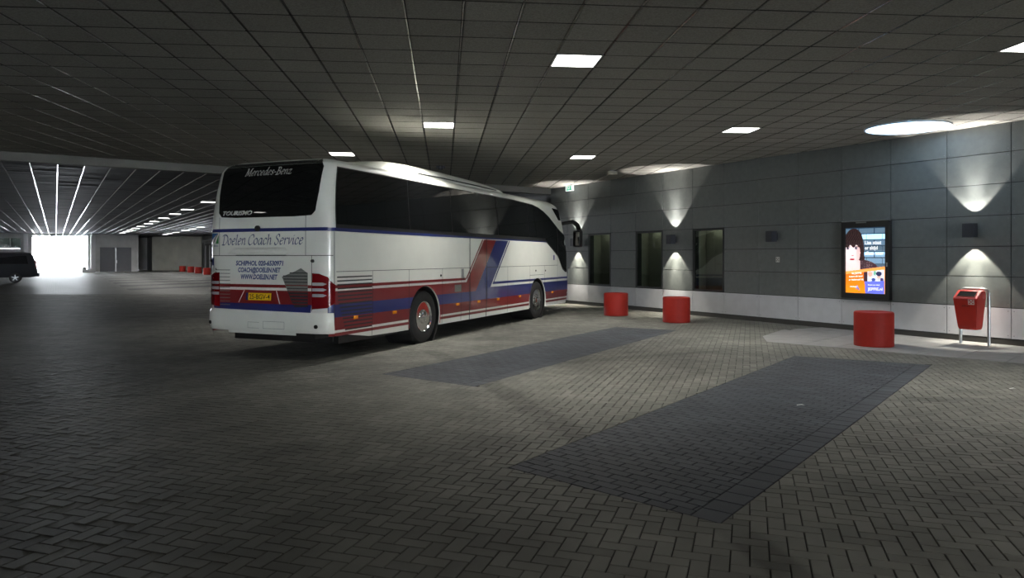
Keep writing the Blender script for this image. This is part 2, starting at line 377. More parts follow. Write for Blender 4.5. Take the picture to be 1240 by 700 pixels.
rng = random.Random(3)
ANG = math.atan(288/889.0); BU = Vector((math.cos(ANG), -math.sin(ANG))); BV = Vector((math.sin(ANG), math.cos(ANG)))
CELL = 0.1035
field = []                                    # (depth, polygon, whole?, kind)
R = int(48/CELL)
lim = 0.74
def w2(a, b): return (BU.x*a+BV.x*b, BU.y*a+BV.y*b)
cosA, sinA = math.cos(ANG), math.sin(ANG)
for j in range(int(-14/CELL), int(46/CELL)):
    for i in range(int(-38/CELL), int(34/CELL)):
        c = (i-j) % 4
        if c == 0: w, h = 2, 1
        elif c == 3: w, h = 1, 2
        else: continue
        a = (i+w/2)*CELL; b = (j+h/2)*CELL
        x = cosA*a+sinA*b; y = -sinA*a+cosA*b
        if y < 1.3 or y > ZB-0.25 or abs(x) > lim*y+1.9: continue
        if (x-P0.x)*WN.x+(y-P0.y)*WN.y < -0.12: continue
        poly = [w2(i*CELL, j*CELL), w2((i+w)*CELL, j*CELL), w2((i+w)*CELL, (j+h)*CELL), w2(i*CELL, (j+h)*CELL)]
        whole = True; drop = False
        for E_ in bays_e + [slab_e]:
            ds = [min((p[0]-q[0])*n[0]+(p[1]-q[1])*n[1] for q, n in E_) for p in poly]
            if max(ds) <= 0.0: continue
            if min(ds) >= 0: drop = True; break
            # straddles: keep what lies outside of the edge that the centre is farthest outside of (or nearest to)
            q, n = min(E_, key=lambda e: (x-e[0][0])*e[1][0]+(y-e[0][1])*e[1][1])
            poly = clip_half(poly, q, (-n[0], -n[1])); whole = False
            if len(poly) < 3 or area(poly) < 0.0008: drop = True; break
        if drop: continue
        if (x-P0.x)*WN.x+(y-P0.y)*WN.y < 0.15:
            poly = clip_convex(poly, wall_e); whole = False
            if len(poly) < 3 or area(poly) < 0.0008: continue
        field.append((math.hypot(x, y) if abs(x) < 0.70*y and y > 3.75 else 1e6, x, y, w, poly, whole))
field.sort(key=lambda t: t[0])
# the 300 nearest in view are bricks of their own, the rest one field of bricks
def unit_paver(w, h, mt):
    mb = MB(); r0 = random.Random(1)
    paver(mb, [(-w/2, -h/2), (w/2, -h/2), (w/2, h/2), (-w/2, h/2)], 0.0, r0, tint=False)
    return mb.mesh('paver', mt)
pm = unit_paver(2*CELL, CELL, M_PAVER)
single = 0; mb = MB()
for d, x, y, w, poly, whole in field:
    if whole and single < 300 and d < 1e5:
        o = bpy.data.objects.new('brick', pm); link(o, floor)
        o.location = (x, y, rng.uniform(-0.0010, 0.0010))
        o.rotation_euler = (rng.uniform(-.005, .005), rng.uniform(-.005, .005), -ANG + (0 if w == 2 else math.pi/2)); single += 1
    else: paver(mb, poly, 0.0, rng)
tag(mb.build('brick_field', M_PAVER_A, floor, fix=False), kind='stuff')

# dark parking bays: rows of bricks laid across, a soldier row along the right edge
def bay(quad, name, label, singles):
    m = MB(); m.add([(p[0], p[1], -0.0085) for p in quad], [(0, 1, 2, 3)])
    b = tag(m.build(name, M_JOINT), label, kind='structure')
    A, B, C, D = [Vector(p) for p in quad]                     # near-left, near-right, far-right, far-left
    U = (B-A).normalized(); V = Vector((-U.y, U.x)); E_ = edges_ccw(quad)
    inner = [(p, n) for p, n in E_]
    RD = (C-B).normalized(); RNn = Vector((-RD.y, RD.x))        # inward normal of the right edge
    soldier_e = [(tuple(B+RNn*0.21), (-RNn.x, -RNn.y))]
    rest_e = [(tuple(B+RNn*0.21), (RNn.x, RNn.y))]
    L_, W_ = 0.207, 0.1035; cells = []
    for j in range(-30, 110):
        for i in range(-25, 40):
            o = A + U*((i+(j % 2)*0.5)*L_) + V*(j*W_)
            poly = [tuple(o), tuple(o+U*L_), tuple(o+U*L_+V*W_), tuple(o+V*W_)]
            c = o+U*L_/2+V*W_/2
            if not inside(c, E_, -0.15): continue
            q = clip_convex(clip_convex(poly, E_), rest_e)
            if len(q) > 2 and area(q) > 0.001: cells.append((c.length, c, q, area(q) > L_*W_*0.98, 0))
    n = int((C-B).length/L_)
    for k in range(n+1):
        o = B + RD*(k*L_)
        poly = [tuple(o), tuple(o+RD*L_), tuple(o+RD*L_+RNn*0.21), tuple(o+RNn*0.21)]
        q = clip_convex(poly, E_); c = o+RD*L_/2+RNn*0.105
        if len(q) > 2 and area(q) > 0.001: cells.append((c.length, c, q, area(q) > L_*0.21*0.97, 1))
    cells.sort(key=lambda t: t[0]); cnt = 0; mb = MB()
    um = unit_paver(L_, W_, M_BAY); us_ = unit_paver(L_, 0.21, M_BAY)
    aU = math.atan2(U.y, U.x); aR = math.atan2(RNn.y, RNn.x)
    for d, c, q, whole, sol in cells:
        if whole and cnt < singles:
            o = bpy.data.objects.new('dark_brick', us_ if sol else um); link(o, b); o.location = (c.x, c.y, rng.uniform(-0.0010, 0.0010))
            o.rotation_euler = (0, 0, math.atan2(RD.y, RD.x) if sol else aU); cnt += 1
        else: paver(mb, q, 0.0, rng)
    tag(mb.build('dark_brick_field', M_BAY_A, b, fix=False), kind='stuff')
    return b
bay(bay1, 'parking_bay_paving', 'dark blue-grey brick parking bay nearest the camera', 300)
bay(bay2, 'parking_bay_paving', 'dark grey brick parking bay right beside the coach', 0)
# the same bays go on down the hall in front of the far bollards
for k in range(9):
    s = 46.0 + k*5.4
    A = hall(s-2.2, 3.2); B = hall(s-4.0, 3.2); C = hall(s+0.2, 10.8); D = hall(s+2.0, 10.8)
    m = MB(); m.prism([(A.x, A.y), (B.x, B.y), (C.x, C.y), (D.x, D.y)], -0.012, -0.004)
    tag(m.build('parking_bay_paving', M_FARBAY), 'dark paved bay in the far hall, %s from the coach' % ORD[k], kind='structure')

# big concrete slabs along the foot of the panel wall
m = MB(); m.add([(p[0], p[1], -0.009) for p in slab_zone], [tuple(range(len(slab_zone)))])
slabs = tag(m.build('kerbside_paving', M_JOINT), 'pale concrete slab strip along the foot of the panel wall', kind='structure')
bdir = Vector((0.718, -0.697)).normalized(); bn = Vector((0.697, 0.718)).normalized(); so = Vector((5.0, 14.40))
for i in range(-3, 18):
    for j in range(-1, 5):
        a = so + bdir*(0.66*i) + bn*(1.30*j)
        poly = [tuple(a), tuple(a+bdir*0.66), tuple(a+bdir*0.66+bn*1.30), tuple(a+bn*1.30)]
        q = clip_convex(poly, slab_e)
        if len(q) > 2 and area(q) > 0.02:
            mb = MB(); paver(mb, q, 0.003, rng, tint=False, gap=0.005, drop=0.009); mb.build('paving_slab', M_SLAB, slabs)

# ================================================================== NEAR CEILING
TA = math.atan(-82/889.0); E1 = Vector((math.sin(TA), math.cos(TA))); E2 = Vector((math.cos(TA), -math.sin(TA)))
G0 = Vector((0.83, 9.54)); T = 0.603
BEAM_A = Vector((-12.3, 17.6)); BDIR = (Vector(CORNER[:2])-BEAM_A).normalized(); BNF = Vector((-BDIR.y, BDIR.x))   # away from camera
bl = BEAM_A - BDIR*21.3
nz = [tuple(wallp(-21.2, 0.0, 0)[:2]), tuple(CORNER[:2]), tuple(bl), tuple(hall(-14, -22)[:2])]
nz_e = edges_ccw(nz)
def cell_of(p):
    d = Vector(p)-G0; return round(d.dot(E1)/T), round(d.dot(E2)/T)
def cell_c(r, c): return G0 + E1*(r*T) + E2*(c*T)
light_pos = [(0.83, 9.54), (-1.44, 14.36), (-4.17, 18.45), (1.70, 18.95), (4.44, 14.83), (6.28, 8.90), (-15.0, 13.0), (-13.0, 8.1), (5.2, 0.6), (1.4, -0.9)]  # last two are added out of view to brighten the near floor
light_cells = [cell_of(p) for p in light_pos]
m = MB(); m.add([(p[0], p[1], CEIL+0.06) for p in nz] + [(p[0], p[1], CEIL+0.30) for p in nz], [(3, 2, 1, 0), (4, 5, 6, 7), (0, 1, 5, 4), (1, 2, 6, 5), (2, 3, 7, 6), (3, 0, 4, 7)])
ceiling = tag(m.build('ceiling', M_VOID), 'suspended grey tile ceiling over the coach and the panel wall', kind='structure')
cells = []
for r in range(-45, 42):
    for c in range(-60, 40):
        if (r, c) in light_cells: continue
        o = cell_c(r, c); g1 = 0.0092; g2 = 0.0170
        a, b = T/2-g1, T/2-g2
        poly = [tuple(o-E1*a-E2*b), tuple(o-E1*a+E2*b), tuple(o+E1*a+E2*b), tuple(o+E1*a-E2*b)]
        if not inside(o, nz_e, -0.5): continue
        q = clip_convex(poly, nz_e)
        if len(q) < 3 or area(q) < 0.004: continue
        inview = o.y > 7.0 and abs(o.x) < 0.70*o.y
        cells.append((o.length if inview else 1e6+o.length, o, q, area(q) > area(poly)*0.999))
cells.sort(key=lambda t: t[0])
def tile_mb(poly, mb, tint=True):
    k = len(poly); n = len(mb.v); cx = sum(p[0] for p in poly)/k; cy = sum(p[1] for p in poly)/k
    for z, s in ((0.05, 1.0), (0.005, 1.0), (0.0, 0.985)):
        for p in poly: mb.v.append((cx+(p[0]-cx)*s, cy+(p[1]-cy)*s, CEIL+z))
    fs = [tuple(n+2*k+i for i in range(k-1, -1, -1))]
    for rr in (0, 1):
        for i in range(k):
            j = (i+1) % k; fs.append((n+(rr+1)*k+i, n+(rr+1)*k+j, n+rr*k+j, n+rr*k+i))
    mb.f += fs
    if tint: mb.t += [rng.random()]*len(fs)
mb0 = MB(); a, b = T/2-0.0092, T/2-0.0170
tile_mb([(-b, -a), (b, -a), (b, a), (-b, a)], mb0, False)
tile_me = mb0.mesh('ceiling_tile', M_TILE, fix=False)
for p in tile_me.vertices: p.co.z -= CEIL
mb = MB(); cnt = 0
for d, o, q, whole in cells:
    if whole and cnt < 300 and d < 1e5:
        ob = bpy.data.objects.new('ceiling_tile', tile_me); link(ob, ceiling); ob.location = (o.x, o.y, CEIL+rng.uniform(-0.0015, 0.0015)); ob.rotation_euler = (rng.uniform(-.002, .002), rng.uniform(-.002, .002), -TA); cnt += 1
    else: tile_mb(q, mb)
tag(mb.build('ceiling_tile_field', M_TILE_A, ceiling, fix=False), kind='stuff')
for c in range(-60, 40):                       # the rails between the tile rows
    o = cell_c(0, c)+E2*(T/2)
    seg = [o-E1*40, o+E1*40]; t0, t1 = -40.0, 40.0; ok = True
    for p, n in nz_e:
        da = (seg[0].x-p[0])*n[0]+(seg[0].y-p[1])*n[1]; db = (seg[1].x-p[0])*n[0]+(seg[1].y-p[1])*n[1]
        if da < 0 and db < 0: ok = False; break
        if da < 0 or db < 0:
            t = -40+80*da/(da-db)
            if da < 0: t0 = max(t0, t)
            else: t1 = min(t1, t)
    if not ok or t1-t0 < 0.3: continue
    mm = Matrix.Translation((o.x, o.y, CEIL)) @ Matrix.Rotation(-TA, 4, 'Z'); mb = MB()
    mb.box((-0.0085, t0+0.005, 0.0015), (0.0085, t1-0.005, 0.006), mm); mb.box((-0.002, t0+0.005, 0.006), (0.002, t1-0.005, 0.05), mm)
    mb.build('ceiling_rail', M_RAIL, ceiling)

for r in range(-45, 42):  # black strips over the tile cross joints, painting in their shade
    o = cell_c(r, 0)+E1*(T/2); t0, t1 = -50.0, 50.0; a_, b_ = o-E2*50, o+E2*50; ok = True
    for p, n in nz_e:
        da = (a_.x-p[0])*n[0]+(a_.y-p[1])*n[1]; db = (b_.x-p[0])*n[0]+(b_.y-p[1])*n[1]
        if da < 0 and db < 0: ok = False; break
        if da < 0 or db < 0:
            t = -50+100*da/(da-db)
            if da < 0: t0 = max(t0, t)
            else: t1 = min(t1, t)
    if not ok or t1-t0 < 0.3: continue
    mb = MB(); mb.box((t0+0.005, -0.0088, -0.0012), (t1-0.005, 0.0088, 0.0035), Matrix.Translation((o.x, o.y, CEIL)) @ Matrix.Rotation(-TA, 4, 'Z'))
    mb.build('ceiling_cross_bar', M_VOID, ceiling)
# square light panels
names = ['square ceiling light, largest, high above the right bay', 'square ceiling light above the middle of the coach roof', 'square ceiling light seen just over the rear corner of the coach',
         'small square ceiling light near the green exit sign', 'square ceiling light between the round rooflight and the exit sign', 'square ceiling light cut by the right edge of the picture'] + ['square ceiling light out of the picture on the left, %s one' % k for k in ('farther', 'nearer')] + ['square ceiling light out of the picture above and right of the camera', 'square ceiling light out of the picture behind the camera']
for (r, c), nm in zip(light_cells, names):
    o = cell_c(r, c); L_ = tag(empty('ceiling_light', (o.x, o.y, CEIL), -TA), nm, 'ceiling light', 'square lights over the coach')
    h = T/2-0.012; mb = MB()
    for s in (-1, 1):
        mb.box((s*h-0.010, -h-0.01, -0.004), (s*h+0.010, h+0.01, 0.05)); mb.box((-h+0.01, s*h-0.010, -0.004), (h-0.01, s*h+0.010, 0.05))
    mb.build('frame', M_WHITEP, L_)
    mb = MB(); mb.box((-h+0.011, -h+0.011, 0.0), (h-0.011, h-0.011, 0.02)); mb.build('diffuser', M_PANEL_EM, L_)
    la = bpy.data.lights.new('panel_beam', 'AREA'); la.shape = 'SQUARE'; la.size = 0.55; la.energy = PANEL_W; la.spread = math.radians(114); la.color = (1.0, 0.965, 0.90)
    lo = bpy.data.objects.new('panel_beam', la); link(lo, L_); lo.location = (0, 0, -0.006)
# round rooflight
sk = tag(empty('rooflight', (7.74, 14.38, CEIL)), 'round pale blue rooflight set in the ceiling beside the panel wall', 'rooflight')
MB().lathe([(0.0, -0.020), (0.74, -0.020), (0.74, -0.008), (0.0, -0.008)], 64).build('dome', M_SKYL, sk)
MB().lathe([(0.741, -0.028), (0.775, -0.028), (0.775, -0.006), (0.741, -0.006), (0.741, -0.028)], 64).build('rim', M_WHITEP, sk)
# downstand beam where the tile ceiling ends
bm_len = (Vector(CORNER[:2])-bl).length
mb = MB(); mm = Matrix.Translation((bl.x, bl.y, 0)) @ Matrix.Rotation(math.atan2(BDIR.y, BDIR.x), 4, 'Z')
mb.box((-2, 0.0, 4.0), (bm_len+0.9, 0.30, 4.62), mm)
tag(mb.build('trim_1', M_BEAM), 'long plain fascia beam closing off the tile ceiling', kind='structure')

# ================================================================== PANEL WALL
wall = tag(empty('wall_right', (P0.x, P0.y, 0), math.atan2(WD.y, WD.x)), 'dark grey panel wall with a pale lower row and three windows', kind='structure')
# local frame: x along the wall away from the camera, y INTO the wall? rotation puts +y at (-WD.y, WD.x) = into the room
PW = 1.21; S0 = 0.205
rows = [0.115, 0.70, 1.285, 1.87, 2.465, 3.07, 3.66, 4.24]
win_cols = {7: 'third', 9: 'second', 11: 'first'}          # column k spans S0+k*PW .. ; k=6 -> 7.47-8.68
cols = range(-14, 13)
def colx(k):
    if k <= 7: return S0 + k*1.19
    return S0 + 7*1.19 + (k-7)*1.248
win_k = [6, 8, 10]
pan_cache = {}
def panel(k, r):
    x0, x1 = colx(k)+0.0065, min(colx(k+1)-0.0065, S_END); z0, z1 = rows[r]+0.0065, rows[r+1]-0.0065
    key = (round(x1-x0, 3), r == 0, round(z1-z0, 3))
    if key not in pan_cache:
        w, h = (x1-x0)/2, (z1-z0)/2
        pan_cache[key] = MB().bbox((-w, 0.02, -h), (w, 0.034, h), 0.0025).mesh('panel', M_WPANEL if r == 0 else M_PANEL)
    o = bpy.data.objects.new('panel', pan_cache[key]); link(o, wall); o.location = ((x0+x1)/2, rng.uniform(-0.001, 0.001), (z0+z1)/2)
    o.rotation_euler = (rng.uniform(-.0025, .0025), 0, rng.uniform(-.0025, .0025))
    if r == 0: o['label'] = 'pale grey panel of the lowest row'
    for sx in (x0+0.045, x1-0.045):
        for sz in (z0+0.055, z1-0.055): screws.lathe([(0.0, 0), (0.010, 0.0), (0.009, 0.003), (0.0, 0.004)], 8, Matrix.Translation((sx, 0.0345, sz)) @ Matrix.Rotation(-math.pi/2, 4, 'X'))
screws = MB()
for k in cols:
    if colx(k) > S_END-0.2: continue
    for r in range(7):
        if k in win_k and r in (1, 2, 3): continue
        panel(k, r)
tag(screws.build('panel_screw', M_SCREW, wall), kind='stuff')
# backing with the three window holes
bk = MB(); edges = [colx(-14)]
segs = []; x = colx(-14)
for k in win_k: segs.append((x, colx(k)+0.02, 0, 4.5)); segs.append((colx(k)+0.02, colx(k+1)-0.02, 0, rows[1]+0.02)); segs.append((colx(k)+0.02, colx(k+1)-0.02, rows[4]-0.02, 4.5)); x = colx(k+1)-0.02
segs.append((x, S_END, 0, 4.5))
for a, b, z0, z1 in segs: bk.box((a, -0.20, z0), (b, 0.012, z1))
bk.build('wall_backing', M_BACK, wall)
MB().box((colx(-14), 0.012, 0.0), (S_END, 0.028, 0.108)).build('plinth', M_PLINTH, wall)
# wall windows
def wall_window(k, n, label):
    x0, x1 = colx(k)+0.012, colx(k+1)-0.012; z0, z1 = rows[1]+0.012, rows[4]-0.012
    o = tag(empty('window_%d' % n, (P0.x, P0.y, 0), math.atan2(WD.y, WD.x)), label, kind='structure')
    fr = MB(); t = 0.045
    fr.box((x0, -0.06, z0), (x0+t, 0.036, z1)); fr.box((x1-t, -0.06, z0), (x1, 0.036, z1))
    fr.box((x0+t, -0.06, z0), (x1-t, 0.036, z0+t)); fr.box((x0+t, -0.06, z1-t), (x1-t, 0.036, z1)); fr.build('window_frame', M_FRAME, o)
    MB().box((x0+t, -0.012, z0+t), (x1-t, -0.004, z1-t)).build('pane', M_GLASS, o)
    bx = MB(); d = 1.5
    bx.box((x0-0.1, -d-0.03, z0-0.2), (x1+0.1, -d, z1+0.2)); bx.box((x0-0.1, -d, z0-0.2), (x1+0.1, -0.21, z0-0.17)); bx.box((x0-0.1, -d, z1+0.17), (x1+0.1, -0.21, z1+0.2))
    bx.box((x0-0.13, -d, z0-0.2), (x0-0.1, -0.21, z1+0.2)); bx.build('room_wall', M_DARKIN, o)
    be = MB(); be.box((x1+0.1, -d, z0-0.2), (x1+0.13, -0.21, z1+0.2)); be.box((x1-0.66, -0.62, z0-0.15), (x1+0.08, -0.57, z1+0.15)); be.build('room_partition', M_BEIGE, o)
    MB().box((x0+0.2, -1.0, z1+0.12), (x1-0.2, -0.7, z1+0.16)).build('room_light', M_ROOMFILL, o)  # glowing strips added above the window head to brighten the room
    MB().box((x0+0.2, -0.5, z1+0.12), (x1-0.2, -0.3, z1+0.16)).build('room_light', M_ROOMFILL, o)
    bl_ = MB(); bl_.box((x0+0.05, -0.9, z0-0.15), (x0+0.45, -0.86, z0+0.35)); bl_.build('room_cabinet', M_DARKIN, o)
    return o
wall_window(6, 1, 'dark framed window in the panel wall nearest the poster case')
w2_ = wall_window(8, 2, 'dark framed middle window between the two others in the panel wall')
wall_window(10, 3, 'dark framed window in the panel wall nearest the coach front')

# ================================================================== BUS (local x = right, y = forward, z = up)
BA = math.atan2(1000-620, 889.0)
BO = Vector((-4.052, 12.001, 0))
bus = tag(empty('coach_bus', BO, -BA), 'long white coach with red and blue stripes parked before the panel wall', 'coach')
HW = 1.275; LEN = 11.95; UW_R, UW_F = 3.03, 9.10
def lerp(a, b, t): return a+(b-a)*max(0.0, min(1.0, t))
def pw(x, pts):
    if x <= pts[0][0]: return pts[0][1]
    for (a, va), (b, vb) in zip(pts, pts[1:]):
        if x <= b: return va+(vb-va)*(x-a)/(b-a)
    return pts[-1][1]
HWP = [(0.25, 1.255), (0.6, 1.275), (2.10, 1.275), (3.12, 1.205), (3.19, 1.165), (3.24, 1.09), (3.275, 0.96), (3.30, 0.76), (3.318, 0.45), (3.325, 0.06)]
URP = [(0.25, 0.03), (0.45, 0.0), (1.7, 0.0), (2.2, 0.002), (2.3, 0.006), (2.4, 0.013), (2.5, 0.024), (2.6, 0.038), (2.7, 0.054), (2.8, 0.073), (2.9, 0.095), (3.0, 0.120), (3.1, 0.150), (3.20, 0.20), (3.27, 0.30), (3.30, 0.48), (3.325, 0.95)]
UFP = [(0.25, 11.80), (0.6, 11.95), (1.3, 11.93), (2.2, 11.72), (2.75, 11.50), (3.0, 11.32), (3.14, 11.08), (3.23, 10.75), (3.28, 10.3), (3.325, 9.4)]
def hw(w): return pw(w, HWP)
def ur(w): return pw(w, URP)
def uf(w): return pw(w, UFP)
RV, RU, BOW = 0.33, 0.17, 0.05
FV, FU = 0.55, 0.42
def scl(w): return hw(w)/HW
def surf_rear(v, w, off=0.0):
    h = hw(w); rv = RV*scl(w); a = abs(v)
    u = ur(w)+BOW*min(1.0, a/h)**2
    if a > h-rv:
        t = min(1.0, (a-(h-rv))/rv); u = ur(w)+BOW*((h-rv)/h)**2 + (RU)*(1-math.sqrt(max(0.0, 1-t*t)))
        nx, ny = t*RU, -math.sqrt(max(0.0, 1-t*t))*rv; l = math.hypot(nx, ny) or 1
        return Vector((math.copysign(a + nx/l*off, v), u+ny/l*off, w))
    return Vector((v, u-off, w))
def surf_side(u, w, off=0.0, side=1):
    h = hw(w); v = h; f0 = uf(w)-FU
    if u > f0:
        t = min(1.0, (u-f0)/FU); v = h-FV*scl(w)*(1-math.sqrt(max(0.0, 1-t*t)))
    r0 = ur(w)+BOW*0.55+RU
    if u < r0:
        t = min(1.0, (r0-u)/RU); v = h-RV*scl(w)*(1-math.sqrt(max(0.0, 1-t*t)))
    return Vector((side*(v+off), u, w))
def outline(w):
    h = hw(w); s = scl(w); pts = []; rv, fv = RV*s, FV*s
    for i in range(6): v = (h-rv)*i/6; pts.append((v, ur(w)+BOW*(v/h)**2))
    ub = ur(w)+BOW*((h-rv)/h)**2
    for i in range(21):
        t = i/20*math.pi/2; pts.append((h-rv+rv*math.sin(t), ub+RU*(1-math.cos(t))))
    u0 = ub+RU; u1 = uf(w)-FU
    for i in range(1, 12): pts.append((h, u0+(u1-u0)*i/12))
    for i in range(10):
        t = i/9*math.pi/2; pts.append((h-fv+fv*math.cos(t), u1+FU*math.sin(t)*0.86))
    for i in range(1, 6): v = (h-fv)*(1-i/5); pts.append((v, u1+FU*0.86+FU*0.14*(1-(v/max(1e-6, h-fv))**2)))
    return pts
levels = [0.30, 0.45, 0.6, 0.8, 1.2, 1.7, 2.0, 2.10, 2.2, 2.3, 2.4, 2.5, 2.6, 2.7, 2.8, 2.9, 3.0, 3.1, 3.12, 3.16, 3.19, 3.215, 3.24, 3.26, 3.275, 3.288, 3.30, 3.31, 3.318, 3.323, 3.325]
def wb(u): return 0.30 if u > 1.25 else lerp(0.44, 0.30, (u-0.25)/1.0)
mb = MB(); rings = []
for k, w in enumerate(levels):
    half = outline(w); ring = half + [(-v, u) for v, u in half[-2:0:-1]]
    rings.append([(v, u, (wb(u) if k == 0 else (max(w, wb(u)+0.02) if k == 1 else w))) for v, u in ring])
n = len(rings[0])
for r in rings: mb.v += r
for k in range(len(rings)-1):
    for i in range(n): mb.f.append((k*n+i, k*n+(i+1) % n, (k+1)*n+(i+1) % n, (k+1)*n+i))
mb.f.append(tuple(range(n-1, -1, -1))); mb.f.append(tuple((len(rings)-1)*n+i for i in range(n)))
body = mb.build('body', M_BUS, bus, smooth=True)
def bool_cut(o, cutters):
    objs = []
    for cm in cutters:
        c = bpy.data.objects.new('cutter', cm); COL.objects.link(c); c.matrix_world = o.matrix_world.copy(); objs.append(c)
        md = o.modifiers.new('b', 'BOOLEAN'); md.object = c; md.operation = 'DIFFERENCE'; md.solver = 'EXACT'
    bpy.context.view_layer.update()
    dg = bpy.context.evaluated_depsgraph_get(); me = bpy.data.meshes.new_from_object(o.evaluated_get(dg))
    o.modifiers.clear(); o.data = me
    for c in objs: bpy.data.objects.remove(c, do_unlink=True)
bpy.context.view_layer.update()
ARCH_R, ARCH_Z = 0.60, 0.50
cuts = []
for uw in (UW_R, UW_F):
    for sd in (-1, 1):
        mm = Matrix.Translation((sd*1.02, uw, ARCH_Z)) @ Matrix.Rotation(math.pi/2, 4, 'Y')
        cuts.append(MB().lathe([(0, -0.36), (ARCH_R, -0.36), (ARCH_R, 0.36), (0, 0.36)], 48, mm).mesh('c'))
        cuts.append(MB().box((sd*1.02-0.36, uw-ARCH_R+0.002, -0.2), (sd*1.02+0.36, uw+ARCH_R-0.002, ARCH_Z-0.002)).mesh('c'))
bool_cut(body, cuts)
body.data.materials.clear(); body.data.materials.append(M_BUS)
# arch linings and chassis
mb = MB()
for uw in (UW_R, UW_F):
    for sd in (-1, 1):
        mm = Matrix.Translation((sd*0.95, uw, ARCH_Z)) @ Matrix.Rotation(math.pi/2, 4, 'Y')
        mb.lathe([(ARCH_R-0.006, -0.28), (ARCH_R-0.006, 0.30)], 40, mm, True)
        mb.box((sd*0.66-0.01, uw-0.62, 0.28), (sd*0.66+0.01, uw+0.62, 1.10))
mb.box((-1.1, 0.5, 0.24), (1.1, 2.3, 0.36)); mb.box((-0.5, 2.3, 0.28), (0.5, 11.2, 0.40)); mb.box((-1.0, 4.2, 0.26), (1.0, 8.3, 0.34))
mb.tube([(-1.0, UW_R, 0.5), (1.0, UW_R, 0.5)], 0.1); mb.tube([(-1.0, UW_F, 0.5), (1.0, UW_F, 0.5)], 0.1)
mb.build('chassis', M_BLACK, bus)

def arch_top(u):
    t = 0.0
    for uw in (UW_R, UW_F):
        d = abs(u-uw)
        if d < ARCH_R: t = max(t, ARCH_Z+math.sqrt(ARCH_R**2-d*d))
    return t
def side_patch(name, ulo, uhi, lo, hi, material, parent=bus, off=0.003, du=0.06, side=1, shear=False):
    """decal on the right side: columns of u, between lo(u) and hi(u), cut away over the wheel arches"""
    lo_ = lo if callable(lo) else (lambda u: lo); hi_ = hi if callable(hi) else (lambda u: hi)
    us = [ulo]; u = ulo
    def dense(u): return any(abs(u-x) < ARCH_R+0.1 for x in (UW_R, UW_F)) or u < 0.4 or u > 11.2
    while u < uhi-1e-6:
        u = min(uhi, u+(0.011 if u < 0.26 else 0.025 if dense(u) else du)); us.append(u)
    mb = MB()
    for u0, u1 in zip(us, us[1:]):
        a0, a1 = max(lo_(u0), arch_top(u0)), max(lo_(u1), arch_top(u1)); b0, b1 = hi_(u0), hi_(u1)
        if a0 >= b0-1e-4 and a1 >= b1-1e-4: continue
        a0, a1 = min(a0, b0), min(a1, b1)
        nseg = max(1, int((max(b0-a0, b1-a1))/(0.12 if shear and u0 < 1.2 else 0.35)))
        for q in range(nseg):
            f0, f1 = q/nseg, (q+1)/nseg
            ps = [(u0, a0+(b0-a0)*f0), (u1, a1+(b1-a1)*f0), (u1, a1+(b1-a1)*f1), (u0, a0+(b0-a0)*f1)]
            if shear: ps = [(p[0]+max(0.0, 1-p[0]/1.2)*(ur(p[1])-0.02), p[1]) for p in ps]
            mb.add([surf_side(*p, off+0.006*max(0.0, 1-p[0]/0.24), side) for p in ps], [(0, 1, 2, 3)])
    if not mb.f: return None
    o = mb.build(name, material, parent, fix=False)
    bm = bmesh.new(); bm.from_mesh(o.data); bmesh.ops.remove_doubles(bm, verts=bm.verts[:], dist=0.0004); bmesh.ops.dissolve_degenerate(bm, dist=0.0002, edges=bm.edges[:])
    bmesh.ops.recalc_face_normals(bm, faces=bm.faces[:])
    s = sum(f.normal.x*f.calc_area() for f in bm.faces)
    if s*side < 0: bmesh.ops.reverse_faces(bm, faces=bm.faces[:])
    bm.to_mesh(o.data); bm.free(); return o
def fill_poly(poly, mapf, sub=0.0):
    bm = bmesh.new(); vs = [bm.verts.new((p[0], p[1], 0)) for p in poly]; f = bm.faces.new(vs)
    if sub:
        xs = [p[0] for p in poly]; ys = [p[1] for p in poly]
        for ax, lo, hi in ((0, min(xs), max(xs)), (1, min(ys), max(ys))):
            k = int((hi-lo)/sub)
            for i in range(1, k+1):
                c = lo+(hi-lo)*i/(k+1); co = (c, 0, 0) if ax == 0 else (0, c, 0); no = (1, 0, 0) if ax == 0 else (0, 1, 0)
                bmesh.ops.bisect_plane(bm, geom=bm.verts[:]+bm.edges[:]+bm.faces[:], plane_co=co, plane_no=no)
    bm.verts.index_update()
    vs = [mapf(v.co.x, v.co.y) for v in bm.verts]; fs = [[v.index for v in f.verts] for f in bm.faces]; bm.free(); return vs, fs
def rear_poly(name, poly, material, parent=bus, off=0.006, sub=0.04, mid=None):
    vs, fs = fill_poly(poly, lambda v, w: surf_rear(v, w, off), sub)
    o = MB().add(vs, fs).build(name, material, parent)
    me = o.data
    if sum(p.normal.y*p.area for p in me.polygons) > 0: me.flip_normals()
    if len(me.polygons) > 6: me.polygons.foreach_set('use_smooth', [True]*len(me.polygons))
    return o
def side_poly(name, poly, material, parent=bus, off=0.004, sub=0.0, side=1):
    vs, fs = fill_poly(poly, lambda u, w: surf_side(u, w, off, side), sub)
    o = MB().add(vs, fs).build(name, material, parent); me = o.data
    if sum(p.normal.x*p.area for p in me.polygons)*side < 0: me.flip_normals()
    return o
def rear_text(name, txt, v0, v1, w0, h, material, shear=0.0, bold=0.0, off=0.008, parent=bus):
    vs, fs = text_mesh(txt, v1-v0, h, shear, bold)
    return MB().add([surf_rear(v0+x, w0+y, off) for x, y in vs], fs).build(name, material, parent, fix=False)

